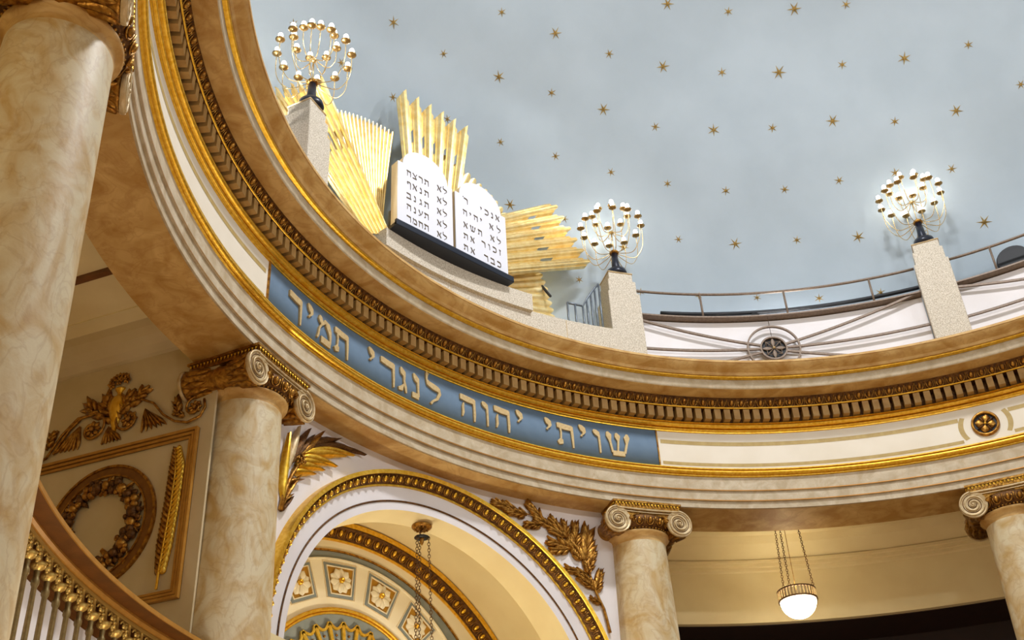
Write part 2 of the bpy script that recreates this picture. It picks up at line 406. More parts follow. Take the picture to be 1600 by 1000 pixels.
# ------------------------------------------------------------------ columns
def build_column(az, label):
    th = thing('ionic_column', label, 'column', pol(az, 7.37, -1.6), -R_(az), 'giant marble columns round the hall')
    W = WORLD[th.name]
    X = Vector(W.col[0][:3]); Y = Vector(W.col[1][:3]); Z = Vector((0,0,1)); O = Vector(W.col[3][:3])
    O = Vector((O.x, O.y, 0))
    c = O.copy()
    b = MB(); prof = []
    for i in range(21):
        t = i/20; z = -1.25+t*(6.35+1.25)
        prof.append((0.47-0.10*t**1.7, z))
    b.lathe(prof, c, 56); b.build('shaft', colstone, th)
    b = MB(); b.lathe([(0.37,6.33),(0.372,6.38),(0.385,6.41),(0.415,6.425),(0.43,6.445),(0.43,6.462),(0.40,6.47)], c, 56); sharp(b.build('necking', marble, th), 50)
    b = MB(); b.lathe([(0.0,-1.6),(0.62,-1.6),(0.62,-1.45),(0.60,-1.44),(0.62,-1.40),(0.60,-1.34),(0.53,-1.30),(0.55,-1.27),(0.47,-1.24)], c, 48); sharp(b.build('base', palestone, th), 40)
    b = MB()
    for k in range(56):
        a = 2*PI*k/56; d = X*sin(a)+Y*cos(a)
        b.ball(c+d*0.425+Z*6.482, (0.017,0.017,0.014), None, 6, 4)
    b.build('bead_ring', bronze, th)
    b = MB(); b.lathe([(0.40,6.465),(0.405,6.49),(0.44,6.51),(0.475,6.57),(0.48,6.63),(0.44,6.67),(0.30,6.69)], c, 48); b.build('echinus', antique, th)
    be, bs = MB(), MB()
    for k in range(20):
        a = 2*PI*k/20; d = X*sin(a)+Y*cos(a); t = X*cos(a)-Y*sin(a)
        P = c+d*0.462+Z*6.572
        nn = (-Z*0.95-d*0.3).normalized(); w = (d*0.95-Z*0.3).normalized()
        eggs_on(be, bs, P, t, nn, w, 0.148)
    be.build('egg_carving', bronze, th); bs.build('shell_carving', bronze, th)
    # cushion between the volutes, bolsters and volutes
    b = MB(); b.box(c+Z*6.69, (0.40,0.37,0.085), (X, Y, Z)); b.build('cushion', antique, th)
    VZ, VX, VR = 6.565, 0.445, 0.185
    for sx in (-1, 1):
        b = MB(); n = 26
        prof = []
        for i in range(n+1):
            t = -1+2*i/n
            r = 0.118+0.055*abs(t)**2.2
            if abs(t) < 0.13: r += 0.014*(1 if int(abs(t)*40) % 2 == 0 else 0.3)
            if abs(t) > 0.93: r = 0.176
            prof.append((r, t*0.40))
        b.lathe([(0,-0.40)]+prof+[(0,0.40)], c+X*VX*sx+Z*VZ, 24, ax=(X, Z, Y))
        bo = b.build('bolster', bronze, th)
        b = MB()                                          # long leaves that sheathe each end
        for ey in (-1, 1):
            for k in range(12):
                a = 2*PI*k/12
                d = X*cos(a)+Z*sin(a); t_ = X*(-sin(a))+Z*cos(a)
                def fn(u, v, w, d=d, t_=t_, ey=ey):
                    y = ey*(0.38-u); rr = 0.118+0.055*min(1, abs(y/0.40))**2.2
                    return c+X*VX*sx+Z*VZ+Y*y+d*(rr+w)+t_*v
                b.leaf(fn, 0.0, 0.0, 0.0, 0.26, 0.085, 0.018, ridge=0.8)
        b.build('leaf_sheath', bronze, bo)
        for ey in (-1, 1):
            b = MB(); cc = c+X*VX*sx+Z*VZ+Y*ey*0.405
            b.lathe([(0,0.0),(VR*0.98,0.0),(VR,0.012),(VR,0.032),(VR*0.97,0.04),(VR*0.92,0.034),(0.0,0.030)], cc, 36, ax=(X, Z, Y*ey))
            vo = sharp(b.build('volute', champagne, th), 35)
            b = MB(); pts = []; rs = []
            for k in range(90):
                t = k/89; a = PI/2-sx*(t*2.75*2*PI); r = VR*0.93*(1-t)**1.15+0.012
                pts.append(cc+Y*ey*(0.036+0.012*t)+X*r*cos(a)+Z*r*sin(a)); rs.append(0.0145*(1-0.45*t))
            b.tube(pts, rs, 6); b.ball(cc+Y*ey*0.045, 0.022); b.build('scroll', champagne, vo)
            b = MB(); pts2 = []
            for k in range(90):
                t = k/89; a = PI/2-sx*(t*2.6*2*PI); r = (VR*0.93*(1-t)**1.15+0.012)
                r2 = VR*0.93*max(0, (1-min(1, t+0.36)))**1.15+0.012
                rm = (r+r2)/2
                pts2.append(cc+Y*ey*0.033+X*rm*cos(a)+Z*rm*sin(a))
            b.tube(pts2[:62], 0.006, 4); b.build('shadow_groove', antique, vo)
    for ey in (-1, 1):
        b = MB()
        for zz, rr in ((VZ+VR-0.012, 0.014), (VZ+VR-0.052, 0.008)):
            b.tube([c+X*(-VX+VX*2*k/14)+Y*ey*0.44+Z*(zz-0.010*sin(PI*k/14)) for k in range(15)], rr, 6)
        b.build('channel_band', champagne, th)
        b = MB(); b.box(c+Y*ey*0.405+Z*(VZ+VR-0.06), (VX, 0.012, 0.055), (X, Y, Z)); b.build('channel_ground', bronze, th)
        b = MB()
        for sx in (-1, 1):
            fn = lambda u, v, w: c+X*u*sx+Z*v+Y*ey*(0.42+w)
            for k in range(4):
                b.leaf(fn, 0.285, 6.60, R_(155+22*k), 0.11-0.012*k, 0.045, 0.022, ridge=0.6, w0=0.01)
        b.build('palmette', bronze, th)
    b = MB(); b.box(c+Z*6.765, (0.465,0.43,0.012), (X, Y, Z)); b.box(c+Z*6.835, (0.495,0.455,0.014), (X, Y, Z)); b.box(c+Z*6.80, (0.468,0.432,0.03), (X, Y, Z))
    ab = b.build('abacus', bronze, th)
    b = MB()
    for (D, T, hd, ht) in ((Y, X, 0.432, 0.468), (-Y, X, 0.432, 0.468), (X, Y, 0.468, 0.432), (-X, Y, 0.468, 0.432)):
        n = 20
        for k in range(n):
            u = -ht+ht*2*(k+0.5)/n
            P = c+D*(hd+0.012)+T*u+Z*6.80
            b.tube([P+Z*0.02-T*0.014, P-Z*0.018+D*0.0, P+Z*0.02+T*0.014], 0.007, 4)
            b.ball(P+Z*0.006+D*0.003, (0.009,0.009,0.013), None, 5, 4)
    b.build('leaf_carving', gold, ab)
    return th
c2 = build_column(-23.6, 'marble column with gilt scroll capital left of the arch, shadow falling across its top')
def place_column(az, label):
    n = copy_tree(c2); n.location = pol(az, 7.37, -1.6); n.rotation_euler = (0, 0, -R_(az)); n['label'] = label; return n
place_column(24.9, 'marble column with gilt scroll capital between the arch and the globe lamp')
place_column(65.2, 'marble column with gilt scroll capital cut off by the right edge')
place_column(-63.8, 'huge nearest marble column filling the upper left corner, white light down its side')

# ------------------------------------------------------------------ the dome and its stars
DR, DZ, DH = 8.25, 10.4, 6.1
b = MB(); b.lathe([(DR, 8.9), (DR, DZ)]+[(DR*cos(PI/2*i/40), DZ+DH*sin(PI/2*i/40)) for i in range(1, 38)], n=160)
dome = struct(b.build('ceiling', domem))
def dome_hit(u, v):
    d = ray(u, v); s = Vector((1/DR, 1/DR, 1/DH)); o_ = CAM-Vector((0,0,DZ))
    dd = Vector((d.x*s.x, d.y*s.y, d.z*s.z)); oo = Vector((o_.x*s.x, o_.y*s.y, o_.z*s.z))
    a = dd.dot(dd); b_ = 2*dd.dot(oo); c_ = oo.dot(oo)-1
    t = (-b_+math.sqrt(b_*b_-4*a*c_))/(2*a); P = CAM+d*t
    if P.z < DZ: P = at_r(u, v, DR); n = Vector((-P.x, -P.y, 0)).normalized()
    else: n = -Vector((P.x/DR**2, P.y/DR**2, (P.z-DZ)/DH**2)).normalized()
    return P, n
STARS = [(459,38,18),(615,35,20),(693,84,15),(779.5,120,20),(533,98,16),(614,152,16),(699,186,15),(782,222,14),(784,19,15),
 (868,52,20),(952,84,15),(1043,6,20),(1138,18,15),(862,145,15),(943,171,20),(1036,104,20),(1128,113,15),(1024,198,15),(1115,203,19),(868,244,15),
 (1241,14,21),(1322,7,15),(1217,113,22),(1316,101,15),(1413,91,20),(1513,70,15),(1207,200,15),(1301,189,20),(1398,190,15),(1494,173,20),(1595,132,15),
 (955,269,14),(1043,287,14),(1060,374,14),(882,342,14),(797,320,20),(905,437,14),(1001,456,14),(1092,462,14),(1183,465,14),(1280,466,16),(1376,457,16),
 (1226,296,15),(1311,282,15),(1245,375,15),(1341,370,20),(1399,270,16),(1487,264,16),(1538,347,23),(1442,363,16),(974,386,18),(1149,381,20),(1134,298,15)]
def star_label(u, v, s):
    k = (u, v)
    named = {(459,38):'gilt six-pointed star beside the topmost bulbs of the left candelabrum',(533,98):'gilt star half behind the right arms of the left candelabrum',
     (614,152):'gilt star touching the tip of the tall middle ray fan',(699,186):'gilt star just above the short right end of the middle ray fan',
     (797,320):'large gilt star beside the top of the right tablet and fan',(882,342):'small gilt star between the right ray fan tips and middle candelabrum',
     (905,437):'small gilt star between the right ray fan and the second stone pier',(974,386):'gilt star behind the arms of the middle candelabrum',
     (1001,456):'small gilt star half hidden by the second stone pier, at the handrail',(1092,462):'gilt star cut by the handrail at its first post',
     (1183,465):'gilt star just under the handrail, between its first two posts',(1280,466):'gilt star between handrail and parapet right of the second post',
     (1376,457):'gilt star between handrail and parapet close to the right stone pier',(1399,270):'gilt star half behind the bulbs of the right candelabrum',
     (1442,363):'gilt star behind the black post of the right candelabrum',(1538,347):'largest gilt star, low on the dome right of the right candelabrum',
     (1595,132):'gilt star cut off by the right edge of the view'}
    if k in named: return named[k]
    return '%s gilt star %s' % ('large' if s >= 19 else 'small', STARTXT[k])
STARTXT = {(615,35):'at upper left, right of the left candelabrum near the top edge', (693,84):'above the tall middle ray fan, upper left of dome', (779.5,120):'high above the right tablet, right of the middle fan tips',
 (782,222):'just above the right tablet, beside the middle fan', (784,19):'at the top edge straight above the tablets', (868,52):'near the top edge above the tips of the right ray fan',
 (952,84):'upper part of dome, two rows above the middle candelabrum column', (1043,6):'cut by the top edge right of the middle candelabrum', (1138,18):'at the top edge above the iron ring rosette',
 (862,145):'midway between the top edge and the right ray fan', (943,171):'straight above the middle candelabrum, halfway to the top edge', (1036,104):'upper centre of the dome, up and right from the middle candelabrum',
 (1128,113):'upper centre, between two large stars in a slanting row', (1024,198):'up and slightly right of the middle candelabrum, mid height of dome', (1115,203):'in the middle of the blue dome, left of a small star',
 (868,244):'directly above the fan tips, first one over them on the right', (1241,14):'at the top edge, centre right', (1322,7):'touching the top edge, far above the right candelabrum',
 (1217,113):'upper right centre, biggest in its slanting row', (1316,101):'second row down, left of the right candelabrum', (1413,91):'second row down, straight above the right candelabrum',
 (1513,70):'at upper right, near the top edge', (1207,200):'mid dome, right of the large central one', (1301,189):'mid dome, up and left from the right candelabrum',
 (1398,190):'close above the bulbs of the right candelabrum', (1494,173):'mid dome, up and right from the right candelabrum', (955,269):'closest one straight above the middle candelabrum',
 (1043,287):'just right of the top of the middle candelabrum', (1060,374):'right of the middle candelabrum post, above the handrail', (1226,296):'in the lower dome, second one left of the right candelabrum',
 (1311,282):'in the lower dome, first one left of the right candelabrum bulbs', (1245,375):'above the second post of the handrail', (1341,370):'above the third handrail post, left of the right pier',
 (1487,264):'right of the bulbs of the right candelabrum', (1149,381):'above the handrail between its first and second posts', (1134,298):'in the lower dome over the first handrail bay'}
proto_star = None
for i, (u, v, s) in enumerate(STARS):
    P, n = dome_hit(u, v)
    dist = (P-CAM).dot(_fw); rr = s/2*dist/F_PX*1.12
    if proto_star is None:
        b = MB(); pts = []
        for k in range(12):
            a = PI*k/6; r = 1.0 if k % 2 == 0 else 0.24
            pts.append(Vector((r*cos(a), r*sin(a), 0.02)))
        vs = pts+[Vector((0,0,0.26))]+[p+Vector((0,0,-0.02)) for p in pts]
        fs = [(k, (k+1) % 12, 12) for k in range(12)]+[(13+(k+1) % 12, 13+k, k, (k+1) % 12)[::-1] for k in range(12)]+[tuple(13+k for k in range(11, -1, -1))]
        b.add(vs, fs); proto_star = b.build('gilt_star', starm); o_ = proto_star
    else:
        o_ = proto_star.copy(); COL.objects.link(o_)
    q = n.to_track_quat('Z', 'Y').to_matrix() @ Matrix.Rotation(random.uniform(0, 1.0), 3, 'Z')
    o_.matrix_world = Matrix.Translation(P+n*0.0) @ q.to_4x4() @ Matrix.Scale(rr, 4)
    o_['label'] = star_label(u, v, s); o_['category'] = 'star'; o_['group'] = 'gilt stars on the blue dome'

# ------------------------------------------------------------------ parapet, stone piers, railing
PIERS = [(-22.4, 6.98), (26.1, 7.37), (65.1, 7.42)]
def arc_wall(name, a0, a1, r0, r1, z0, z1, material, par=None, n=None):
    b = MB(); b.lathe([(r0, z0), (r0, z1), (r1, z1), (r1, z0)], n=n or max(4, int((a1-a0)*2)), a0=R_(a0), a1=R_(a1), closed=True)
    return sharp(b.build(name, material, par), 30)
struct(arc_wall('wall_parapet', 27.75, 63.05, 7.60, 7.72, 8.86, 10.37, white))
struct(arc_wall('wall_parapet', 67.15, 130, 7.60, 7.72, 8.86, 10.37, white))
struct(arc_wall('wall_parapet', -130, -24.5, 7.60, 7.72, 8.86, 10.37, white))
struct(arc_wall('trim_9', -21.5, 24.2, 7.05, 7.32, 8.86, 9.74, granite))
b = MB()
for a in (1.5, 17.5, -13):
    t, e, z = frame(a); b.box(pol(a, 7.049, 9.3), (0.005, 0.003, 0.43), (t, e, z))
b.build('joint', granedge, bpy.data.objects['trim_9'])
def pier(az, rho, label, ztop, hw=0.26):
    th = thing('stone_pier', label, 'pier', pol(az, rho, 8.86), -R_(az), 'stepped granite piers on the cornice')
    t, e, z = frame(az); c = pol(az, rho, 0)
    s = ztop-10.80
    for nm, w, z0, z1, m_ in (('lower_block', hw, 8.86, 10.37+s, granite), ('middle_block', hw*0.88, 10.37+s, 10.62+s, granite), ('upper_block', hw*0.76, 10.62+s, 10.775+s, granite), ('cap_slab', hw*0.80, 10.775+s, 10.80+s, granedge)):
        b = MB(); b.box(c+z*(z0+z1)/2, (w, w*0.95, (z1-z0)/2), (t, e, z)); o_ = b.build(nm, m_, th)
        bv = o_.modifiers.new('b', 'BEVEL'); bv.width = 0.008; bv.segments = 1
    return c+z*ztop-e*hw*0.22
tops = [pier(PIERS[0][0], PIERS[0][1], 'stepped granite pier in front of the left ray fan', 10.80, 0.235), pier(PIERS[1][0], PIERS[1][1], 'stepped granite pier beside the short steel railing', 10.95), pier(PIERS[2][0], PIERS[2][1], 'stepped granite pier at the right between two bays of iron railing', 11.14)]

# candelabra ------------------------------------------------------------
def build_candelabrum(P, label):
    th = thing('candelabrum', label, 'candelabrum', P, 0, 'branched electric candelabra on the stone piers')
    Z = Vector((0,0,1))
    b = MB(); b.lathe([(0,0),(0.165,0),(0.17,0.04),(0.155,0.10),(0.08,0.12),(0,0.122)], P, 32); b.build('base', navy, th)
    b = MB(); b.lathe([(0.072,0.10),(0.064,0.22),(0.050,0.46),(0.0,0.47)], P, 20); b.build('post', navy, th)
    b = MB(); b.lathe([(0,0.45),(0.070,0.455),(0.080,0.475),(0.065,0.50),(0.0,0.51)], P, 20); b.build('hub', bronze, th)
    b = MB(); b.tube([P+Z*0.49, P+Z*0.90], 0.008, 6); b.build('stem', brass, th)
    b = MB(); b.lathe([(0,0.87),(0.03,0.875),(0.04,0.90),(0.02,0.93),(0.0,0.94)], P, 14); b.build('upper_hub', brass, th)
    def arm(az, z0, r, zt, drop):
        a = R_(az); d = Vector((sin(a), cos(a), 0))
        pts = []
        K = [(0.03, z0), (r*0.35, z0-drop*0.55), (r*0.68, z0-drop*0.75), (r*0.92, z0+(zt-z0)*0.12), (r*1.0, z0+(zt-z0)*0.5), (r, zt)]
        for i in range(len(K)-1):
            p0 = K[max(i-1, 0)]; p1 = K[i]; p2 = K[i+1]; p3 = K[min(i+2, len(K)-1)]
            for q in range(4):
                t = q/4
                f = lambda j: 0.5*((2*p1[j])+(-p0[j]+p2[j])*t+(2*p0[j]-5*p1[j]+4*p2[j]-p3[j])*t*t+(-p0[j]+3*p1[j]-3*p2[j]+p3[j])*t**3)
                pts.append(P+d*f(0)+Z*f(1))
        pts.append(P+d*r+Z*zt)
        b = MB(); b.tube(pts, 0.0062, 6); ar = b.build('arm', brass, th)
        c = P+d*r+Z*zt
        b = MB(); b.lathe([(0.0,-0.012),(0.016,-0.010),(0.050,0.002),(0.064,0.012),(0.050,0.008),(0.0,0.002)], c, 16); b.build('drip_pan', panm, ar)
        b = MB(); b.lathe([(0.0,0.0),(0.014,0.0),(0.014,0.05),(0.0,0.05)], c, 10); b.build('socket', brass, ar)
        b = MB(); b.ball(c+Z*0.084, (0.034,0.034,0.046), None, 10, 8); b.build('bulb', bulbm, ar)
    for k in range(12): arm(k*30+8, 0.475, 0.49, 1.00, 0.14)
    for k in range(8): arm(k*45+20, 0.90, 0.29, 1.22, 0.10)
    return th
cd = build_candelabrum(tops[0], 'branched candelabrum of lit bulbs on the left pier, in front of gilt rays')
for P, az, lab in ((tops[1], 25, 'branched candelabrum of lit bulbs on the pier right of the gilt rays'), (tops[2], -13, 'branched candelabrum of lit bulbs farthest right, post leaning against open sky-blue dome')):
    n = copy_tree(cd); n.location = P; n.rotation_euler = (0, 0, R_(az)); n['label'] = lab

# iron railing ------------------------------------------------------------
RR = 7.5
def railing(a0, a1, posts, rosette_az, label, seen_right=True):
    am = (a0+a1)/2
    th = thing('iron_railing', label, 'railing', pol(am, RR, 8.86), -R_(am), 'ornamental iron railings between the piers')
    def arc(z, x0=a0, x1=a1, r=RR, n=28): return [pol(x0+(x1-x0)*k/n, r, z) for k in range(n+1)]
    b = MB(); b.tube(arc(10.86), 0.022, 8); b.build('handrail', iron, th)
    b = MB(); b.lathe([(7.46,10.385),(7.46,10.41),(7.73,10.41),(7.73,10.385)], n=28, a0=R_(a0), a1=R_(a1), closed=True); sharp(b.build('top_plate', iron, th))
    for a in posts:
        b = MB(); b.tube([pol(a, RR, 10.40), pol(a, RR, 10.85)], 0.018, 8); b.build('post', iron, th)
    def flat(p, q, w=0.018, dd=0.035):
        (aa, z0), (bb, z1) = p, q; n = 10; vs = []
        for k in range(n+1):
            a = aa+(bb-aa)*k/n; z = z0+(z1-z0)*k/n
            for rr_, zz in ((RR-dd/2, -w), (RR-dd/2, w), (RR+dd/2, w), (RR+dd/2, -w)): vs.append(pol(a, rr_, z+zz))
        fs = [(k*4+j, k*4+(j+1) % 4, k*4+4+(j+1) % 4, k*4+4+j) for k in range(n) for j in range(4)]+[(3,2,1,0), (n*4, n*4+1, n*4+2, n*4+3)]
        m = MB(); m.add(vs, fs); m.build('bar', iron, th)
    if rosette_az is not None:
        ca, cz = rosette_az, 9.79; kx = math.degrees(1/RR)
        r1, r2 = 0.20, 0.405
        fn = on_drum(ca, RR, cz)
        for r, nm in ((r1, 'inner_ring'), (r2, 'outer_ring')):
            b = MB(); n = 48; vs = []
            for k in range(n):
                a = 2*PI*k/n
                for rr_, ww in ((r-0.013, 0.02), (r+0.013, 0.02), (r+0.013, -0.02), (r-0.013, -0.02)): vs.append(fn(rr_*cos(a), rr_*sin(a), ww))
            b.add(vs, [(k*4+j, ((k+1) % n)*4+j, ((k+1) % n)*4+(j+1) % 4, k*4+(j+1) % 4) for k in range(n) for j in range(4)]); b.build(nm, iron, th)
        b = MB()
        b.lathe([(0,0.0),(r1,0.0)], pol(ca, RR+0.02, cz), 32, ax=(frame(ca)[0], Vector((0,0,1)), -frame(ca)[1])); b.build('rosette_ground', blackm, th)
        for k in range(8):
            a = PI/4*k
            b = MB(); b.leaf(fn, 0.02*cos(a), 0.02*sin(a), a, 0.165, 0.07, 0.014, ridge=-0.8, blunt=1.0) if k % 2 == 0 else b.tube([fn(0.03*cos(a), 0.03*sin(a), 0.01), fn(0.17*cos(a), 0.17*sin(a), 0.01)], 0.008, 5)
            if k % 2: b.tube([fn(0.12*cos(a+0.45), 0.12*sin(a+0.45), 0.01), fn(0.16*cos(a), 0.16*sin(a), 0.01), fn(0.12*cos(a-0.45), 0.12*sin(a-0.45), 0.01)], 0.007, 5)
            b.build('petal', iron, th)
        b = MB(); b.ball(fn(0,0,0.02), (0.025,0.025,0.02)); b.build('boss', champagne, th)
        for ang, ta, tz in ((90, ca, 10.40), (-90, ca, 8.95), (162, a0, 10.33), (180, a0, 9.77), (198, a0, 9.22), (18, a1, 10.42), (0, a1, 9.80), (-18, a1, 9.22)):
            flat((ca+kx*r1*cos(R_(ang)), cz+r1*sin(R_(ang))), (ta, tz))
    return th
railing(PIERS[1][0]+2.0, PIERS[2][0]-2.0, (37.05, 47.4, 57.7), 44.85, 'taupe iron railing with ring and star rosette between the middle and right piers')
railing(PIERS[2][0]+2.0, PIERS[2][0]+38.6, (71.9, 82), 84.0, 'taupe iron railing running off the right edge beyond the right pier')
railing(-62, PIERS[0][0]-2.4, (-27.5, -38, -48), -42, 'iron railing behind the cornice edge left of the left pier')
b = MB(); b.tube([pol(33+32*k/24, 7.95, 10.79) for k in range(25)], 0.035, 8); o = b.build('cable_duct', blackm); o['label'] = 'black cable duct running along behind the white parapet'; o['category'] = 'duct'
for a, r, zz, lab in ((44.0, 0.075, 10.62, 'small round black spotlight on the parapet above the iron ring'), (73.9, 0.26, 10.70, 'large black floodlight housing on the parapet at the right edge')):
    th = thing('spotlight_housing', lab, 'lamp', pol(a, 7.9, zz), -R_(a))
    t, e, z = frame(a)
    b = MB(); b.lathe([(0,-0.12),(r*0.9,-0.12),(r,-0.08),(r,0.08),(r*0.8,0.12),(0,0.13)], pol(a, 7.9, zz), 28, ax=(t, z, e)); sharp(b.build('housing', blackm, th))
    b = MB(); b.box(pol(a, 7.9, zz-r*0.5-0.1), (0.02,0.02,r*0.5), (t, e, z)); b.build('bracket', blackm, th)
th = thing('junction_box', 'tiny black box on the parapet right of the small round spotlight', 'box', pol(45.6, 7.66, 10.41), -R_(45.6))
b = MB(); b.box(pol(45.6, 7.66, 10.45), (0.025,0.03,0.05), frame(45.6)); b.build('body', blackm, th)
b = MB(); b.tube([pol(45.6, 7.66, 10.49), pol(46.2, 7.8, 10.46), pol(47.5, 7.95, 10.66)], 0.012, 6); b.build('cable', blackm, th)

# small steel railing beside the middle pier
th = thing('steel_railing', 'short grey steel bar railing rising in a step beside the middle pier', 'railing', pol(21, 7.25, 9.74), -R_(21))
SP = [(18.85,10.24),(19.87,10.24),(20.9,10.24),(21.5,10.38),(22.1,10.50),(22.7,10.62),(23.3,10.71)]
b = MB(); b.tube([pol(a, 7.27, z) for a, z in SP], 0.018, 6); b.build('top_rail', steel, th)
for a, z in SP:
    b = MB(); b.tube([pol(a, 7.27, 9.70), pol(a, 7.27, z)], 0.017, 6); b.build('bar', steel, th)

# ------------------------------------------------------------------ tablets of stone
X0 = 0.07; TY = 6.82
b = MB(); b.lathe([(6.98, 9.70), (6.98, 9.99), (7.42, 9.99), (7.42, 9.70)], n=40, a0=R_(-8.6), a1=R_(12.7), closed=True)
pl = sharp(b.build('granite_plinth', granite)); pl['label'] = 'curved beige granite plinth carrying the two white tablets'; pl['category'] = 'plinth'
st = thing('tablet_stand', 'navy black steel tray under the two white tablets', 'stand', (X0, 6.95, 9.99))
b = MB(); b.box((X0, 6.90, 10.015), (1.06, 0.14, 0.025)); b.build('tray', navy, st)
b = MB(); b.box((X0, 6.775, 10.04), (1.06, 0.02, 0.045)); b.build('front_lip', navy, st)
for x in (-0.9, 1.0):
    b = MB(); b.box((x, 7.00, 10.2), (0.03, 0.02, 0.20)); b.build('back_strut', navy, st)
def tabfn(u, v, w): return Vector((u, TY-w, v))
def tablet(xl, xr, za, label, rows):
    xc = (xl+xr)/2
    th = thing('stone_tablet', label, 'tablet', (xc, TY, 10.06), 0, 'pair of commandment tablets')
    zs = 11.20; sh = 0.085
    poly = [(xl, 10.045), (xr, 10.045), (xr, zs), (xr-sh, zs)]
    ra = (xr-xl)/2-sh
    for k in range(1, 24):
        a = PI*k/24; poly.append((xc+ra*cos(a), zs+(za-zs)*sin(a)))
    poly += [(xl+sh, zs), (xl, zs)]
    b = MB(); b.prism(poly, tabfn, -0.001, 0.012); b.build('face', tabm, th)
    b = MB(); b.prism(poly, tabfn, -0.14, -0.002); b.build('body', tabedge, th)
    for word, (u0, v0), (u1, v1) in rows:
        A = at_y(u0, v0, TY); B = at_y(u1, v1, TY); n = len(word)
        for i, g in enumerate(word):
            t = i/(n-1) if n > 1 else 0
            x = A.x+(B.x-A.x)*t; z = (A.z+B.z)/2-0.052; strokes, wd = GL[g]; s = 0.104
            b = MB(); fn = lambda uu, vv, w: Vector((x+(uu-wd/2)*s, TY-0.012-w, z+vv*s))
            for stt in strokes: b.stroke(stt, fn, 0.0, 0.006)
            b.build('letter', lettd, th)
C4 = lambda x, y: (600+x/4.348, 220+y/4.348)
LW = [(['chet','tsadi','resh','tav'], (165,228), (285,287)), (['pef','alef','nun','tav'], (165,303), (285,362)), (['bet','nun','gimel','tav'], (165,382), (285,438)), (['he','nun','ayin','tav'], (165,458), (285,515)), (['dalet','mem','chet','tav'], (165,535), (285,592))]
LW = [(w, C4(*a), C4(*b_)) for w, a, b_ in LW]+[(['alef','lamed'], C4(371,328+78*i), C4(409,350+78*i)) for i in range(5)]
RW = [(['resh','mark'], (552,418), (534,398)), (['yod','kaf','nun','alef'], (655,468), (766,535)), (['he','yod','he','yod'], (546,497), (655,545)), (['alef','lamed'], (725,592), (774,612)), (['alef','shin','tav'], (550,577), (648,628)), (['alef','lamed'], (732,668), (776,690)),
      (['tav','alef'], (552,652), (597,678)), (['resh','vav','kaf','zayin'], (672,705), (784,765)), (['tav','alef'], (553,728), (599,755)), (['dalet','bet','kaf'], (690,802), (778,842))]
RW = [(w, C4(*a), C4(*b_)) for w, a, b_ in RW]
tablet(-0.935, 0.045, 11.56, 'left white round-topped tablet with two columns of Hebrew letters', LW)
tablet(0.095, 1.075, 11.56, 'right white round-topped tablet with Hebrew letters in staggered lines', RW)

# ------------------------------------------------------------------ gilded sunburst
sb = thing('gilded_sunburst', 'great pleated gold sunburst of ray fans standing behind the white tablets', 'sunburst', (X0, 7.3, 9.8))
def pleats(name, A0, A1, B0, B1, n, yfn, amp, tipfn, label=None, material=goldl, slots=None, rim=0.0):
    """ruled pleated sheet: base edge A0-A1, tip edge B0-B1 in (x,z); n pleats, each of 6 facets"""
    b = MB(); cols = []; prof = [0, .55, .35, 1, .8, 1.0, .4, .6]
    tot = n*8
    for i in range(tot+1):
        s = i/tot; k = i % 8; h = prof[k]*amp
        ax_, az_ = A0[0]+(A1[0]-A0[0])*s, A0[1]+(A1[1]-A0[1])*s
        bx, bz = B0[0]+(B1[0]-B0[0])*s, B0[1]+(B1[1]-B0[1])*s
        ext = tipfn(i, s)
        d = Vector((bx-ax_, bz-az_)); L_ = d.length; d = d/L_
        bx, bz = bx+d.x*ext, bz+d.y*ext
        cols.append((ax_, az_, bx, bz, h))
    NT = 24
    vs = []
    for (ax_, az_, bx, bz, h) in cols:
        for j in range(NT+1):
            t = j/NT; x = ax_+(bx-ax_)*t; z = az_+(bz-az_)*t
            vs.append(Vector((x, yfn(x, z)-h*(0.35+0.65*t), z)))
    m_ = len(vs)
    for (ax_, az_, bx, bz, h) in cols:
        for j in range(NT+1):
            t = j/NT; x = ax_+(bx-ax_)*t; z = az_+(bz-az_)*t
            vs.append(Vector((x, yfn(x, z)-h*(0.35+0.65*t)+0.012, z)))
    fs = []; keep = set()
    W = NT+1
    for i in range(tot):
        for j in range(NT):
            if slots and (i % 8 in (0, 7)) and (i+1)//8 in slots[0] and slots[1] <= j < slots[2]: continue
            keep.add((i, j))
    for (i, j) in keep:
        a = i*W+j; q = (a, a+1, a+W+1, a+W)
        fs.append(q); fs.append(tuple(m_+k for k in reversed(q)))
        for (di, dj, e0, e1) in ((-1, 0, a, a+1), (1, 0, a+W+1, a+W), (0, -1, a+W, a), (0, 1, a+1, a+W+1)):
            if (i+di, j+dj) not in keep: fs.append((e0, m_+e0, m_+e1, e1))
    b.add(vs, fs); return b.build(name, material, sb, label)
pleats('upper_ray_fan', (-0.56,11.0), (0.38,11.0), (-0.76,12.80), (0.66,12.80), 6, lambda x, z: 7.10, 0.075, lambda i, s: (-0.06,0.0,0.04,0.10,0.14,0.18,0.04,-0.02)[i % 8], 'tall middle fan with five slots', slots=((1,2,3,4,5), 14, 17))
pleats('right_ray_fan', (1.12,11.45), (0.75,10.12), (2.30,12.32), (3.08,11.37), 6, lambda x, z: 7.10, 0.075, lambda i, s: (-0.02,0.04,0.08,0.14,0.18,0.14,0.06,0.02)[i % 8], 'fan with five slots reaching out to the right', slots=((1,2,3,4,5), 14, 17))
pleats('left_ray_fan', (-0.86,10.05), (-1.30,9.85), (-2.02,12.12), (-2.78,11.36), 7, lambda x, z: 7.06, 0.075, lambda i, s: (-0.02,0.04,0.08,0.14,0.18,0.14,0.06,0.02)[i % 8], 'fan reaching out to the left behind the pier', slots=((1,2,3,4,5), 14, 17))
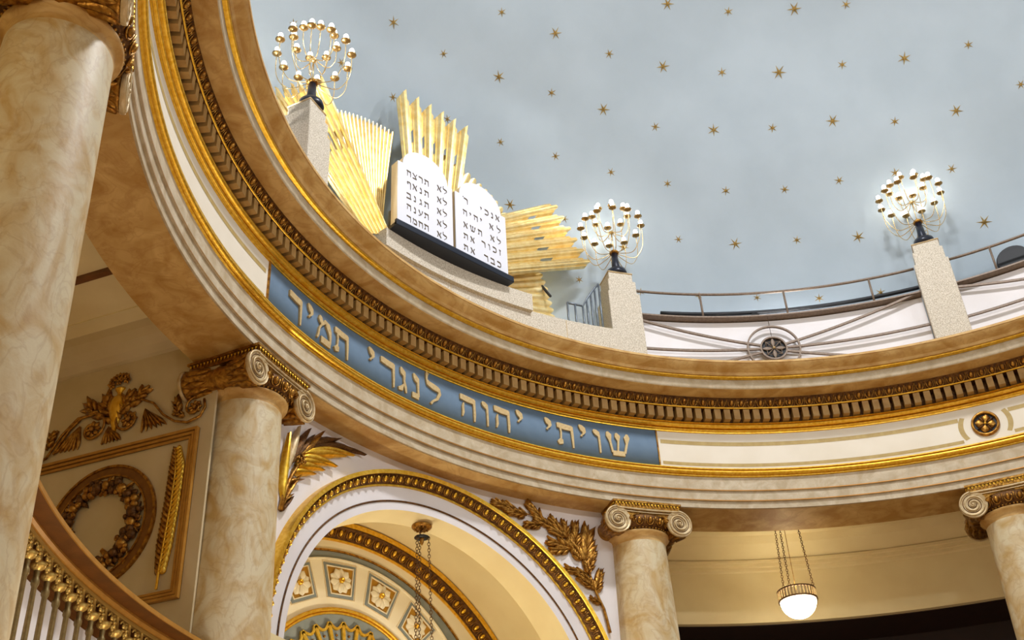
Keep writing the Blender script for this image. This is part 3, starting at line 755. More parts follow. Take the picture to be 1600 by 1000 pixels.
def backing(name, a0, a1, r0, r1, n, y, label, cx=0.07, cz=9.95, curl=0.22):
    b = MB(); tot = n*6; W = 9; vs = []; m_ = (tot+1)*W
    for side in (0, 1):
        for i in range(tot+1):
            a = R_(a0+(a1-a0)*i/tot); k = i % 6; h = (0, .5, .9, 1, .9, .5)[k]*0.035; rr_ = r1+(-0.03, 0.0, 0.02, 0.028, 0.02, 0.0)[k]
            for j in range(W):
                t = j/(W-1); r = r0+(rr_-r0)*t
                vs.append(Vector((cx+r*sin(a), y-h*(0.3+0.7*t)+side*0.012-curl*(t**2), cz+r*cos(a))))
    fs = []
    for i in range(tot):
        for j in range(W-1):
            a = i*W+j; fs += [(a, a+1, a+W+1, a+W), (m_+a, m_+a+W, m_+a+W+1, m_+a+1)]
        a = i*W; fs.append((a, a+W, m_+a+W, m_+a)); a += W-1; fs.append((a, m_+a, m_+a+W, a+W))
    for a in (0, tot*W):
        for j in range(W-1): fs.append((a+j, m_+a+j, m_+a+j+1, a+j+1))
    b.add(vs, fs); return b.build(name, goldl, sb, label)
backing('pleated_backing', -27, 3, 0.62, 2.42, 18, 7.28, 'scallop-edged pleated sheet left of the middle fan', -0.87, 9.65, 0.10)
backing('pleated_backing', 4, 94, 0.55, 2.36, 30, 7.50, 'scallop-edged pleated sheet right of the middle fan')
b = MB(); b.tube([at_y(846,446,7.30), at_y(860,463,7.12)], 0.022, 6); b.build('stay_rod', blackm, sb)
b = MB()
for x in (-1.2, 0.0, 1.3): b.box((x, 7.62, 10.3), (0.03, 0.03, 0.6))
b.build('support_frame', steel, sb)

# ------------------------------------------------------------------ ark bay: curved wall with arch
XA = 0.075
def cyl(x, z, w=0.0, r=7.39):
    return Vector((x*(r-w)/r, math.sqrt(max(r*r-x*x, 0))*(r-w)/r, z))
def arch_loft(name, c0, c1, material, n0=None, par=None, K=1, f0=None, f1=None):
    b = MB(); n = len(c0); vs = []
    for i in range(n):
        for k in range(K+1):
            t = k/K; x = c0[i][0]+(c1[i][0]-c0[i][0])*t; z = c0[i][1]+(c1[i][1]-c0[i][1])*t
            P0 = f0(*c0[i]) if f0 else None
            if f0: vs.append(f0(*c0[i]).lerp(f1(*c1[i]), t))
            else: vs.append(cyl(x, z))
    b.add(vs, [(i*(K+1)+k, i*(K+1)+k+1, (i+1)*(K+1)+k+1, (i+1)*(K+1)+k) for i in range(n-1) for k in range(K)], True)
    return b.build(name, material, par)
def contour(R, z0, n=64, leg=-1.6):
    c = [(XA-R, leg), (XA-R, 1.5), (XA-R, z0-0.3)]
    c += [(XA-R*cos(PI*i/n), z0+R*sin(PI*i/n)) for i in range(n+1)]
    return c+[(XA+R, z0-0.3), (XA+R, 1.5), (XA+R, leg)]
def rect_contour(n=64):
    xl, xr, zt = -3.22, 3.40, 6.853; c = [(xl, -1.6), (xl, 1.5), (xl, 3.77)]
    for i in range(n+1):
        a = PI*i/n; dx, dz = -cos(a), sin(a)
        t = 1e9
        if dx < 0: t = min(t, (xl-XA)/dx)
        if dx > 0: t = min(t, (xr-XA)/dx)
        if dz > 0: t = min(t, (zt-4.07)/dz)
        c.append((XA+dx*t, 4.07+dz*t))
    return c+[(xr, 3.77), (xr, 1.5), (xr, -1.6)]
wa = struct(arch_loft('wall_ark', contour(2.19, 4.07), rect_contour(), white, K=10))
# raised arch moulding with egg-and-dart
def sweep_arch(name, prof, R, z0, material, par, fn, n=90, a0=0, a1=180):
    b = MB(); m_ = len(prof); vs = []
    for i in range(n+1):
        a = R_(a0+(a1-a0)*i/n)
        for dr, w in prof: vs.append(fn(XA-(R+dr)*cos(a), z0+(R+dr)*sin(a), w))
    b.add(vs, [(i*m_+k, i*m_+k+1, (i+1)*m_+k+1, (i+1)*m_+k) for i in range(n) for k in range(m_-1)], True)
    return sharp(b.build(name, material, par), 35)
am = sweep_arch('trim_10', [(-0.085,0.0),(-0.085,0.014),(-0.07,0.014),(-0.065,0.03),(0.03,0.105),(0.035,0.13),(0.075,0.13),(0.08,0.0)], 2.53, 4.12, antique, None, cyl)
struct(am)
sweep_arch('gilt_edge', [(0.028,0.126),(0.032,0.136),(0.078,0.136),(0.083,0.12),(0.083,0.0)], 2.53, 4.12, gold, am, cyl)
sweep_arch('gilt_edge', [(-0.092,0.0),(-0.092,0.018),(-0.07,0.018),(-0.07,0.0)], 2.53, 4.12, gold, am, cyl)
def arch_eggs(R, z0, n, s, fn, par, w0, tilt, radial_w):
    be, bs = MB(), MB()
    for i in range(n):
        a = PI*(i+0.5)/n
        P = fn(XA-R*cos(a), z0+R*sin(a), w0)
        P2 = fn(XA-R*cos(a+0.01), z0+R*sin(a+0.01), w0); t = (P2-P).normalized()
        Pi = fn(XA-(R-0.05)*cos(a), z0+(R-0.05)*sin(a), w0-tilt); nn = (Pi-P).normalized(); w = t.cross(nn).normalized()
        if w.y > 0: w = -w
        eggs_on(be, bs, P, t, nn, w, s)
    be.build('eggs', gold, par); bs.build('egg_shells', bronze, par)
arch_eggs(2.515, 4.12, 62, 0.118, cyl, am, 0.075, 0.04, 0)
b = MB(); pts = [cyl(XA-2.29*cos(PI*i/120), 4.08+2.29*sin(PI*i/120), 0.006) for i in range(121)]
b.tube([cyl(XA-2.29, 1.0, .006)]+pts+[cyl(XA+2.29, 1.0, .006)], 0.012, 6); b.build('bead_line', antique, am)
# splayed reveal, then the niche vault and its end wall
cJ = contour(2.19, 4.07); cK = contour(2.55, 3.64)
fy = lambda Y_: (lambda x, z: Vector((x, Y_, z)))
rev = struct(arch_loft('wall_reveal', cJ, cK, cream, K=3, f0=lambda x, z: cyl(x, z), f1=fy(7.66)))
cV = contour(3.30, 3.45)
struct(arch_loft('wall_step', cK, cV, cream, K=1, f0=fy(7.66), f1=fy(7.66)))
struct(arch_loft('wall_vault', cV, cV, cream, K=4, f0=fy(7.66), f1=fy(9.12)))
TW = 9.10
tw = lambda x, z, w=0.0: Vector((x, TW-w, z))
b = MB(); b.add([tw(XA-3.4,-1.6), tw(XA+3.4,-1.6), tw(XA+3.4,7.0), tw(XA-3.4,7.0)], [(0,1,2,3)])
tym = struct(b.build('wall_niche', creamw))
aa = sweep_arch('trim_11', [(-0.19,0.0),(-0.19,0.02),(-0.16,0.03),(-0.03,0.12),(-0.03,0.15),(0.03,0.15),(0.03,0.0)], 3.24, 3.45, antique, None, tw); struct(aa)
sweep_arch('gilt_edge', [(-0.032,0.145),(-0.03,0.156),(0.035,0.156),(0.035,0.0)], 3.24, 3.45, gold, aa, tw)
sweep_arch('gilt_edge', [(-0.20,0.0),(-0.20,0.025),(-0.175,0.028),(-0.17,0.0)], 3.24, 3.45, gold, aa, tw)
arch_eggs(3.14, 3.45, 66, 0.14, tw, aa, 0.075, 0.035, 0)
# band between beads (centres drift slightly, as the niche narrows)
def two_arc(name, Ra, za, Rb, zb, material, w, par=tym, thick=0.012):
    b = MB(); n = 80; vs = []
    for i in range(n+1):
        a = PI*i/n
        for (R, z0, ww) in ((Ra, za, 0), (Ra, za, w), (Rb, zb, w), (Rb, zb, 0)):
            vs.append(tw(XA-R*cos(a), z0+R*sin(a), ww))
    b.add(vs, [(i*4+k, i*4+k+1, i*4+5+k, i*4+4+k) for i in range(n) for k in range(3)], True); return sharp(b.build(name, material, par), 30)
two_arc('grey_blue_band', 2.47, 3.87, 2.16, 4.09, greyblue, 0.006)
two_arc('gilt_bead', 2.50, 3.87, 2.475, 3.87, bronze, 0.02)
two_arc('cream_fillet', 2.16, 4.09, 2.12, 4.11, creamw, 0.03)
b = MB(); b.tube([tw(XA-1.365*cos(PI*i/90), 4.20+1.365*sin(PI*i/90), 0.03) for i in range(91)], 0.026, 8); b.tube([tw(XA-1.322*cos(PI*i/90), 4.20+1.322*sin(PI*i/90), 0.02) for i in range(91)], 0.018, 8)
b.build('gilt_fan_moulding', gold, tym)
# coffers with rosettes
RC0, RC1, ZC = 1.58, 2.02, 4.15
cof_lab = {0:'leftmost coffered rosette, cut by the white arch edge', 1:'second coffered rosette from the left, upright square frame', 2:'third coffered rosette, tilted frame left of the hanging chains', 3:'lowest coffered rosette, behind the hanging chains', }
def coffer(ang, label):
    # ang from vertical, clockwise
    a = R_(ang); rc = (RC0+RC1)/2+0.005
    C = Vector((XA+rc*sin(a), 0, ZC+rc*cos(a)))
    ur = Vector((sin(a), 0, cos(a))); ut = Vector((cos(a), 0, -sin(a)))
    fn = lambda u, v, w: Vector((C.x, TW-w, C.z))+ut*u+ur*v
    th = thing('coffer_rosette', label, 'rosette', (C.x, TW, C.z), 0, 'coffered rosettes on the arch')
    h = 0.235; kt = h*0.10
    q = lambda s: [(-s-kt*-0.0-0.03, s), (s+0.03, s), (s-0.03, -s), (-s+0.03, -s)]
    def frame_(s0, s1, w, material, nm):
        b = MB(); A = q(s0); B = q(s1)
        for i in range(4):
            j = (i+1) % 4
            b.prism([A[i], A[j], B[j], B[i]], fn, 0.0, w)
        b.build(nm, material, th)
    frame_(0.245, 0.238, 0.012, tabedge, 'outer_fillet'); frame_(0.225, 0.19, 0.010, greyblue, 'painted_frame'); frame_(0.19, 0.178, 0.022, creamw, 'raised_fillet')
    b = MB(); b.prism(q(0.178), fn, 0.0, 0.004); b.build('gold_ground', mat_cg, th)
    for k in range(10):
        aa_ = PI/5*k+0.2; b = MB()
        b.leaf(fn, 0.015*cos(aa_), 0.015*sin(aa_), aa_, 0.158, 0.115, 0.03, blunt=1.5, ridge=-0.5, w0=0.012+0.012*(k % 2), serr=0.06, nt=8)
        b.build('petal', creamw, th)
    b = MB(); b.lathe([(0.0,0.05),(0.014,0.052),(0.018,0.07),(0.030,0.075),(0.036,0.05),(0.04,0.03)], fn(0,0,0), 14, ax=(ut, ur, Vector((0,-1,0)))); b.build('gilt_centre', gold, th)
mat_cg = mat('ochre gold ground', (176,128,36), (190,142,48), 0.45, 0.4, scale=14)
for i, ang in enumerate((-44.5, -25.5, -4.8, 16.0, 37.0, 58.0)):
    if i == 0: lab = 'sliver of coffer frame at the far left, almost hidden by the white arch band'
    else: lab = ['', 'leftmost full coffer rosette, cut by the white arch edge', 'cream rosette in the upright coffer, second from the left', 'cream rosette in a tilted coffer left of the hanging chains', 'cream rosette behind the hanging chains', 'coffer rosette lowest on the right of the niche'][i]
    coffer(ang, lab)
# fan grille in the lunette
fan = thing('fan_grille', 'gilt fan of scalloped ribs with leaf drops in the grey-blue lunette', 'grille', (XA, TW, 4.2))
b = MB(); b.prism([(XA+1.31*cos(PI*i/40), 4.20+1.31*sin(PI*i/40)) for i in range(41)], lambda u, v, w: tw(u, v, w), 0.0, 0.005); b.build('lunette_ground', greyblue, fan)
NF = 17
for i in range(NF+1):
    a = PI*i/NF; b = MB()
    d = Vector((-cos(a), 0, sin(a))); t_ = Vector((sin(a), 0, cos(a)))
    fn = lambda u, v, w: Vector((XA, TW-w, 4.2))+d*u+t_*v
    b.prism([(0.25,-0.014),(1.18,-0.024),(1.18,0.024),(0.25,0.014)], fn, 0.03, 0.06); b.build('rib', gold, fan)
    if i < NF:
        a2 = PI*(i+0.5)/NF; d2 = Vector((-cos(a2), 0, sin(a2))); t2 = Vector((sin(a2), 0, cos(a2)))
        fn2 = lambda u, v, w: Vector((XA, TW-w, 4.2))+d2*u+t2*v
        hw = 1.16*sin(PI/NF/2); pts = []
        b = MB(); b.stroke([(1.19-0.085*sin(PI*k/8), -hw+2*hw*k/8, 0.035) for k in range(9)], fn2, 0.03, 0.06); b.build('swag', gold, fan)
        b = MB(); b.ball(fn2(1.03, 0, 0.03), 0.018, None, 6, 5)
        for k in range(7):
            u = 0.98-k*0.075
            b.leaf(fn2, u, 0.0, PI+0.5, 0.06, 0.03, 0.012, nt=4, w0=0.015); b.leaf(fn2, u, 0.0, PI-0.5, 0.06, 0.03, 0.012, nt=4, w0=0.015); b.ball(fn2(u-0.02, 0, 0.035), 0.014, None, 6, 4)
        b.build('leaf_drop', bronze, fan)
# impost cornice under the arch band
for a0, a1 in ((-21.6, -17.4), (18.6, 22.8)):
    b = MB(); b.lathe([(7.39,3.62),(7.30,3.64),(7.24,3.72),(7.12,3.80),(7.06,3.86),(7.06,4.0),(7.39,4.02)], n=10, a0=R_(a0), a1=R_(a1), closed=True)
    im = struct(sharp(b.build('trim_12', cream)))
    b = MB(); b.tube([pol(a0+(a1-a0)*k/20, 7.045, 3.89) for k in range(21)], 0.012, 6); b.build('bead_line', antique, im)

# spandrel ornaments
def wallfn(u, v, w): return cyl(u, v, w)
th = thing('laurel_branch', 'gilt laurel branch in relief on the wall between arch and second column', 'ornament', cyl(2.3, 5.2))
SP2 = [(770,786),(790,792),(812,800),(832,808),(850,817),(866,826),(880,837),(892,848),(900,858),(909,872),(916,888),(922,904),(928,922),(935,938),(942,952),(947,970),(952,990)]
bp = [at_r(u, v, 7.39) for u, v in SP2]; bp = [(P.x, P.z) for P in bp]
b = MB(); b.tube([wallfn(x, z, 0.03) for x, z in bp], [0.008+0.012*i/16 for i in range(17)], 6); b.build('stem', bronze, th)
def cluster(x, z, ang, n, L_, par=th, matl=bronze, nm='leaf', h=0.025, seed=0):
    rnd = random.Random(seed); b = MB()
    for k in range(n):
        t = k/n; s_ = 1 if k % 2 else -1
        cx = x+cos(ang)*L_*t*0.75; cz = z+sin(ang)*L_*t*0.75
        b.leaf(wallfn, cx, cz, ang+s_*(0.5-0.25*t)+rnd.uniform(-.15, .15), L_*0.46, L_*0.23, h, nt=5, w0=0.01+0.006*(k % 3), ridge=0.9, curl=0.012)
    b.leaf(wallfn, x+cos(ang)*L_*0.72, z+sin(ang)*L_*0.72, ang, L_*0.36, L_*0.14, h, nt=5, w0=0.015, ridge=0.9)
    b.tube([wallfn(x, z, 0.015), wallfn(x+cos(ang)*L_*0.8, z+sin(ang)*L_*0.8, 0.02)], [0.010, 0.005], 5)
    b.build(nm, matl, par)
def pxw(u, v):
    P = at_r(u, v, 7.39); return P.x, P.z
def pcluster(u0, v0, u1, v1, n, seed, par=th, matl=bronze, nm='leaf_spray'):
    x, z = pxw(u0, v0); x1, z1 = pxw(u1, v1)
    cluster(x, z, math.atan2(z1-z, x1-x), n, math.hypot(x1-x, z1-z), par, matl, nm, seed=seed)
for i, q in enumerate([(808,800,772,787,10), (822,806,792,800,8), (848,816,824,790,9), (846,822,820,822,8), (862,826,836,812,9), (878,836,860,812,9), (886,846,880,818,6), (884,842,858,830,7), (898,858,897,822,9), (894,858,858,848,10), (890,860,860,862,8), (903,866,886,846,7), (914,884,917,832,12), (905,878,892,862,7), (918,892,926,866,9),
    (917,900,886,890,9), (920,908,900,898,7), (926,920,904,906,8), (930,926,936,896,9), (929,925,918,906,6), (938,946,922,936,7), (920,900,912,880,6)]):
    pcluster(q[0], q[1], q[0]+(q[2]-q[0])*1.12, q[1]+(q[3]-q[1])*1.12, q[4]+2, i)
# acanthus spray on the left spandrel
ac = thing('acanthus_spray', 'gilt acanthus and berry spray in relief beside the second column from the left', 'ornament', cyl(-2.25, 5.6))
def pleaf(u0, v0, u1, v1, Wf, matl, h=0.05, bend=0.0, serr=0.0, nm='acanthus_leaf', curl=0.03):
    x, z = pxw(u0, v0); x1, z1 = pxw(u1, v1); L_ = math.hypot(x1-x, z1-z)
    b = MB(); b.leaf(wallfn, x, z, math.atan2(z1-z, x1-x)-bend/2, L_, L_*Wf, h, nt=9, bend=bend, serr=serr, w0=0.015, curl=curl, ridge=0.5); b.build(nm, matl, ac)
for q in [(437,780,445,678,.16,gold,0.0),(445,735,461,668,.24,champagne,0.1),(452,725,478,672,.26,antique,-.1),(460,715,484,682,.22,antique,0.0),(465,712,500,676,.26,bronze,0.2),(478,700,527,688,.24,antique,-.3),(480,702,566,714,.16,antique,-.7),(478,706,548,715,.20,gold,-.6),
          (470,710,535,716,.26,gold,-.5),(468,715,520,732,.30,gold,-.6),(462,722,505,730,.3,gold,-.5),(458,728,500,738,.34,gold,-.6),(453,738,486,744,.36,gold,-.5),(445,755,467,752,.36,bronze,-.4),(438,785,450,774,.34,bronze,0.1),(436,800,450,778,.3,antique,0),(437,790,462,745,.16,bronze,-.2)]:
    pleaf(q[0], q[1], q[2], q[3], q[4], q[5], bend=q[6], serr=0.12)
b = MB()
for k in range(26):
    x, z = pxw(462+random.uniform(-7, 7), 722+random.uniform(-7, 7)); b.ball(wallfn(x, z, 0.07+random.uniform(0, .02)), 0.016, None, 6, 5)
b.build('berries', bronze, ac)
b = MB(); b.tube([wallfn(*pxw(435, 798), 0.03), wallfn(*pxw(440, 770), 0.04), wallfn(*pxw(450, 745), 0.05), wallfn(*pxw(470, 715), 0.05)], [0.03, 0.028, 0.024, 0.015], 8); b.build('stalk', bronze, ac)

# chandelier chain in the ark niche
CH = Vector((0.075, 7.58, 6.19))
th = thing('chain_pendant', 'gilt ceiling rose with hook and long chains hanging in the arched niche', 'pendant lamp', CH)
b = MB(); b.lathe([(0.0,-0.05),(0.03,-0.05),(0.05,-0.035),(0.10,-0.028),(0.125,-0.01),(0.13,0.01),(0.0,0.02)], CH, 28)
for k in range(12):
    a = 2*PI*k/12; b.ball(CH+Vector((0.085*sin(a), 0.085*cos(a), -0.03)), (0.02,0.02,0.012), None, 6, 4)
b.build('ceiling_rose', bronze, th)
b = MB(); b.tube([CH+Vector((0.03*sin(a_), 0, -0.085-0.03*cos(a_))) for a_ in [R_(180+k*22) for k in range(13)]], 0.009, 6); b.build('hook', antique, th)
b = MB(); b.lathe([(0,-0.125),(0.09,-0.135),(0.095,-0.145),(0.0,-0.152)], CH, 24); b.build('spreader_disc', blackm, th)
b = MB(); b.lathe([(0,-0.25),(0.012,-0.235),(0.028,-0.2),(0.02,-0.165),(0.035,-0.15),(0,-0.15)], CH, 12); b.build('finial', bronze, th)
def chain(b, P0, P1, link=0.055, r=0.0045):
    n = int((P1-P0).length/(link*0.72)); d = (P1-P0)/n
    x = d.normalized().orthogonal().normalized(); y = d.normalized().cross(x)
    for k in range(n):
        c = P0+d*(k+0.5); s_ = x if k % 2 else y
        b.tube([c+s_*0.016*cos(a)+d.normalized()*link*0.48*sin(a) for a in [2*PI*j/8 for j in range(8)]], r, 4, closed=True)
for k in range(3):
    a = R_(20+120*k); P0 = CH+Vector((0.085*sin(a), 0.085*cos(a), -0.14)); P1 = CH+Vector((0.14*sin(a), 0.14*cos(a), -2.6))
    b = MB(); chain(b, P0, P1); b.build('chain', antique, th)
b = MB(); b.lathe([(0.0,-2.86),(0.08,-2.84),(0.16,-2.76),(0.19,-2.64),(0.19,-2.6),(0.0,-2.6)], CH, 24); b.build('glass_bowl', globem, th)

# ------------------------------------------------------------------ galleries behind the columns
CZ = 7.38
struct(arc_wall('ceiling', 28, 122, 7.75, 10.2, CZ, CZ+0.1, cream))
wl = struct(arc_wall('wall_gallery', 28, 122, 9.5, 9.7, 6.13, CZ, cream))
b = MB(); b.lathe([(9.5,7.11),(9.40,7.13),(9.28,7.18),(9.16,7.27),(9.10,CZ)], n=120, a0=R_(28), a1=R_(122)); struct(sharp(b.build('trim_13', cream), 20))
b = MB(); b.lathe([(9.50,6.93),(9.47,6.95),(9.47,7.00),(9.44,7.01),(9.44,7.06),(9.41,7.07),(9.41,7.11),(9.5,7.12)], n=120, a0=R_(28), a1=R_(122)); struct(sharp(b.build('trim_14', cream), 20))
struct(arc_wall('wall_recess', 28, 122, 10.6, 10.8, -1.6, 6.4, darkwood_shade))
struct(arc_wall('ceiling', 28, 122, 9.6, 10.7, 6.12, 6.2, darkwood_shade))  # soffit coloured dark to stand for its shade
# thin line on the ceiling
b = MB(); b.lathe([(8.35,CZ-0.02),(8.37,CZ-0.012),(8.39,CZ)], n=120, a0=R_(28), a1=R_(122)); struct(b.build('trim_15', cream))
# side wall right of the ark bay
def radial_wall(name, az, s0, s1, z0, z1, th_, material):
    t, e, z = frame(az); b = MB(); b.box(e*(s0+s1)/2+z*(z0+z1)/2+t*th_/2, (abs(th_)/2, (s1-s0)/2, (z1-z0)/2), (t, e, z)); return b.build(name, material)
struct(radial_wall('wall_right', 28.0, 7.53, 10.0, -1.6, CZ, -0.12, beigew))
WAZ = -27.0
wg = struct(radial_wall('wall_left', WAZ, 7.45, 10.6, -1.6, CZ, 0.03, beigew))
wt, we, wz = frame(WAZ)
wn = -wt                                   # faces the left gallery
def wf(s, v, w): return we*s+wz*v+wn*w     # s outward from the hall, v = height
def on_wall(u, v):
    d = ray(u, v); t_ = (-(CAM.dot(wn)))/(d.dot(wn)); P = CAM+d*t_; return P.dot(we), P.z
# left gallery: ceiling bays run parallel to the wall
b = MB()
lc = [(-0.0,CZ)]
def slab(name, d0, d1, z0, z1, material, s0=7.2, s1=13.0):
    b = MB(); c = we*(s0+s1)/2+wn*(d0+d1)/2+wz*(z0+z1)/2
    b.box(c, ((d1-d0)/2, (s1-s0)/2, (z1-z0)/2), (wn, we, wz)); return b.build(name, material)
def ceil_left():
    n = 60; vs = []; prof = [(7.75, CZ), (11.5, CZ), (11.5, CZ+0.1), (7.75, CZ+0.1)]
    b = MB(); b.lathe(prof, n=70, a0=R_(-112), a1=R_(-27.2), closed=True); return sharp(b.build('ceiling', cream), 30)
struct(ceil_left())
b = MB()
prof = [(0.0,7.10),(0.05,7.11),(0.14,7.15),(0.23,7.22),(0.29,7.30),(0.32,7.37),(0.34,CZ+0.02),(0.0,CZ+0.02)]
vs = [wf(s, z, w) for s in (7.76, 10.6) for w, z in prof]; m_ = len(prof)
b.add(vs, [(k, (k+1) % m_, m_+(k+1) % m_, m_+k) for k in range(m_)]+[tuple(range(m_)), tuple(range(2*m_-1, m_-1, -1))], False); struct(b.build('trim_16', beigew))
def ceil_line(u, v):
    d = ray(u, v); P = CAM+d*(CZ/d.z); return P.dot(wn), P.dot(we)
dB = (ceil_line(97,445)[0]+ceil_line(175,417)[0])/2; dT = (ceil_line(140,500)[0]+ceil_line(218,478)[0])/2
def ceil_strip(name, d0, d1, dz, material):
    # strip along the ceiling, clipped by the beam (radius 7.76) and the outer wall
    b = MB(); pts = []
    s0 = math.sqrt(7.78**2-d1**2); s1 = 11.4
    b.box(we*(s0+s1)/2+wn*(d0+d1)/2+wz*(CZ-dz/2), ((d1-d0)/2, (s1-s0)/2, dz/2), (wn, we, wz)); return b.build(name, material)
struct(ceil_strip('trim_17', dB-0.035, dB+0.035, 0.05, wood))
struct(ceil_strip('trim_18', dT-0.012, dT+0.012, 0.015, cream))
struct(arc_wall('wall_outer', -112, -29, 11.5, 11.7, -1.6, CZ+0.1, cream))

# wreath wall ornaments ---------------------------------------------
# panel frame
pf = thing('panel_moulding', 'rectangular gilt triple moulding framing the wreath panel on the side wall', 'moulding', wf(8.6, 4.2, 0.0), -R_(WAZ))
S0, S1, Z0, Z1 = 7.60, 9.95, 4.205, 6.03
for (i, (o0, o1, h)) in enumerate(((0.0, 0.028, 0.05), (0.040, 0.068, 0.038), (0.080, 0.105, 0.026))):
    b = MB()
    def rc(o): return [(S0+o, Z0+o), (S1-o, Z0+o), (S1-o, Z1-o), (S0+o, Z1-o)]
    A, B = rc(o0), rc(o1)
    for k in range(4):
        j = (k+1) % 4; b.prism([A[k], A[j], B[j], B[k]], wf, 0.0, h)
    b.build('moulding_strip', woodl, pf)
b = MB(); A, B = rc(0.0), rc(0.105)
for k in range(4): b.prism([A[k], A[(k+1) % 4], B[(k+1) % 4], B[k]], wf, 0.0, 0.008)
b.build('moulding_ground', antique, pf)
# oval ring
(s_t, z_t), (s_r, z_r), (s_b, z_b), (s_l, z_l) = on_wall(165,733), on_wall(239,810), on_wall(185,905), on_wall(90,790)
OC = (8.66, 5.14); OA, OB = 0.645, 0.665
ov = thing('oval_moulding', 'brown gilt-edged round moulding ring around the wreath', 'moulding', wf(OC[0], OC[1]-OB, 0.0), -R_(WAZ))
def ell(nm, fa, fb, h0, h1, material, par, n=72):
    b = MB(); vs = []
    for k in range(n):
        a = 2*PI*k/n
        for f, h in ((fa, h0), (fa, h1), (fb, h1), (fb, h0)): vs.append(wf(OC[0]+(OA+f)*cos(a), OC[1]+(OB+f)*sin(a), h))
    b.add(vs, [(k*4+j, k*4+(j+1) % 4, ((k+1) % n)*4+(j+1) % 4, ((k+1) % n)*4+j) for k in range(n) for j in range(4)], False); b.build(nm, material, par)
ell('ring_face', -0.095, 0.0, 0.0, 0.02, mat('brown gilt band', (136,92,36), (120,78,30), 0.5, 0.4, scale=12), ov)
ell('outer_bead', -0.008, 0.018, 0.0, 0.035, bronze, ov); ell('inner_bead', -0.108, -0.09, 0.0, 0.035, bronze, ov)
# wreath of fruit and flowers
wr = thing('fruit_wreath', 'dark gilt wreath of fruit and flowers with a ribbon end', 'wreath', wf(OC[0], OC[1]-0.4, 0.0), -R_(WAZ))
rnd = random.Random(3)
NW = 24
for k in range(NW):
    a = 2*PI*k/NW+0.1; rx = 0.415*(1+0.0*sin(a)); cx = OC[0]+rx*cos(a); cz = OC[1]+0.44*sin(a)
    b = MB(); kind = k % 3
    sz = 0.052+0.02*rnd.random()
    if kind == 0:
        b.ball(wf(cx, cz, 0.06), sz*0.75); 
        for j in range(6):
            aa_ = 2*PI*j/6+k; b.leaf(wf, cx+0.02*cos(aa_), cz+0.02*sin(aa_), aa_, sz*1.35, sz*1.0, 0.035, nt=4, w0=0.03, blunt=1.4, ridge=-.4)
        nm = 'flower'
    elif kind == 1:
        for j in range(4):
            aa_ = 2*PI*j/4+k; b.ball(wf(cx+0.05*cos(aa_), cz+0.05*sin(aa_), 0.05), sz*0.72)
        nm = 'fruit'
    else:
        b.ball(wf(cx, cz, 0.055), sz*0.95)
        for j in range(9): b.ball(wf(cx+rnd.uniform(-.08, .08), cz+rnd.uniform(-.08, .08), 0.04+0.03*rnd.random()), 0.028)
        nm = 'fruit'
    for j in range(3):
        aa_ = rnd.uniform(0, 2*PI); b.leaf(wf, cx, cz, aa_, 0.13, 0.055, 0.03, nt=4, w0=0.015)
    b.build(nm, antique if k % 2 else bronze, wr)
b = MB()
for (u0, v0, u1, v1) in ((160,860,172,872),(172,868,182,862),(180,866,188,876),(186,872,196,880)):
    s0, z0 = on_wall(u0, v0); s1, z1 = on_wall(u1, v1); b.stroke([(s0, z0, 0.04), ((s0+s1)/2, (z0+z1)/2, 0.055), (s1, z1, 0.04)], wf, 0.0, 0.025)
b.build('ribbon', bronze, wr)
# feather
fe = thing('feather_relief', 'tall gilt feather in relief standing right of the wreath', 'ornament', wf(7.85, 4.33, 0.0), -R_(WAZ))
fp = [on_wall(278,702), on_wall(277,740), on_wall(270,790), on_wall(261,840), on_wall(252,890), on_wall(247,923)]
b = MB(); b.tube([wf(s, z, 0.035) for s, z in fp], [0.006, 0.010, 0.012, 0.013, 0.013, 0.014], 6); b.build('quill', gold, fe)
def fpos(t):
    x = t*5; i = min(int(x), 4); f = x-i; return fp[i][0]+(fp[i+1][0]-fp[i][0])*f, fp[i][1]+(fp[i+1][1]-fp[i][1])*f
bl, br = MB(), MB()
for k in range(26):
    t = 0.0+k/26*0.86; s, z = fpos(t+0.02); wdt = 0.17*min(1, 0.35+3.2*t)*min(1, (1.0-t)*3.2)
    for sg, mb in ((1, bl), (-1, br)):
        mb.leaf(wf, s, z, PI/2+sg*0.95, wdt*0.80+0.02, 0.075, 0.028, nt=6, w0=0.01, bend=-sg*0.75, ridge=0.5, blunt=0.9)
bl.build('barbs', gold, fe); br.build('barbs', bronze, fe)
# urn with scrolls above the panel
ur = thing('urn_relief', 'gilt vase of flowers standing on scrolls above the wreath panel', 'ornament', wf(8.68, 6.06, 0.0), -R_(WAZ))
us = 8.70
def half_lathe(prof, c_s, z0):
    b = MB(); n = 12; vs = []
    for r, z in prof:
        for k in range(n+1):
            a = -PI/2+PI*k/n; vs.append(wf(c_s+r*sin(a), z0+z, r*cos(a)*0.75))
    b.add(vs, [(i*(n+1)+k, i*(n+1)+k+1, (i+1)*(n+1)+k+1, (i+1)*(n+1)+k) for i in range(len(prof)-1) for k in range(n)], True); return b
half_lathe([(0.0,0),(0.045,0.0),(0.05,0.02),(0.03,0.05),(0.035,0.10),(0.075,0.22),(0.10,0.32),(0.102,0.40),(0.08,0.46),(0.035,0.49),(0.03,0.53),(0.06,0.565),(0.065,0.58),(0.0,0.585)], us-0.01, 6.20).build('vase', gold, ur)
b = MB(); rnd = random.Random(5)
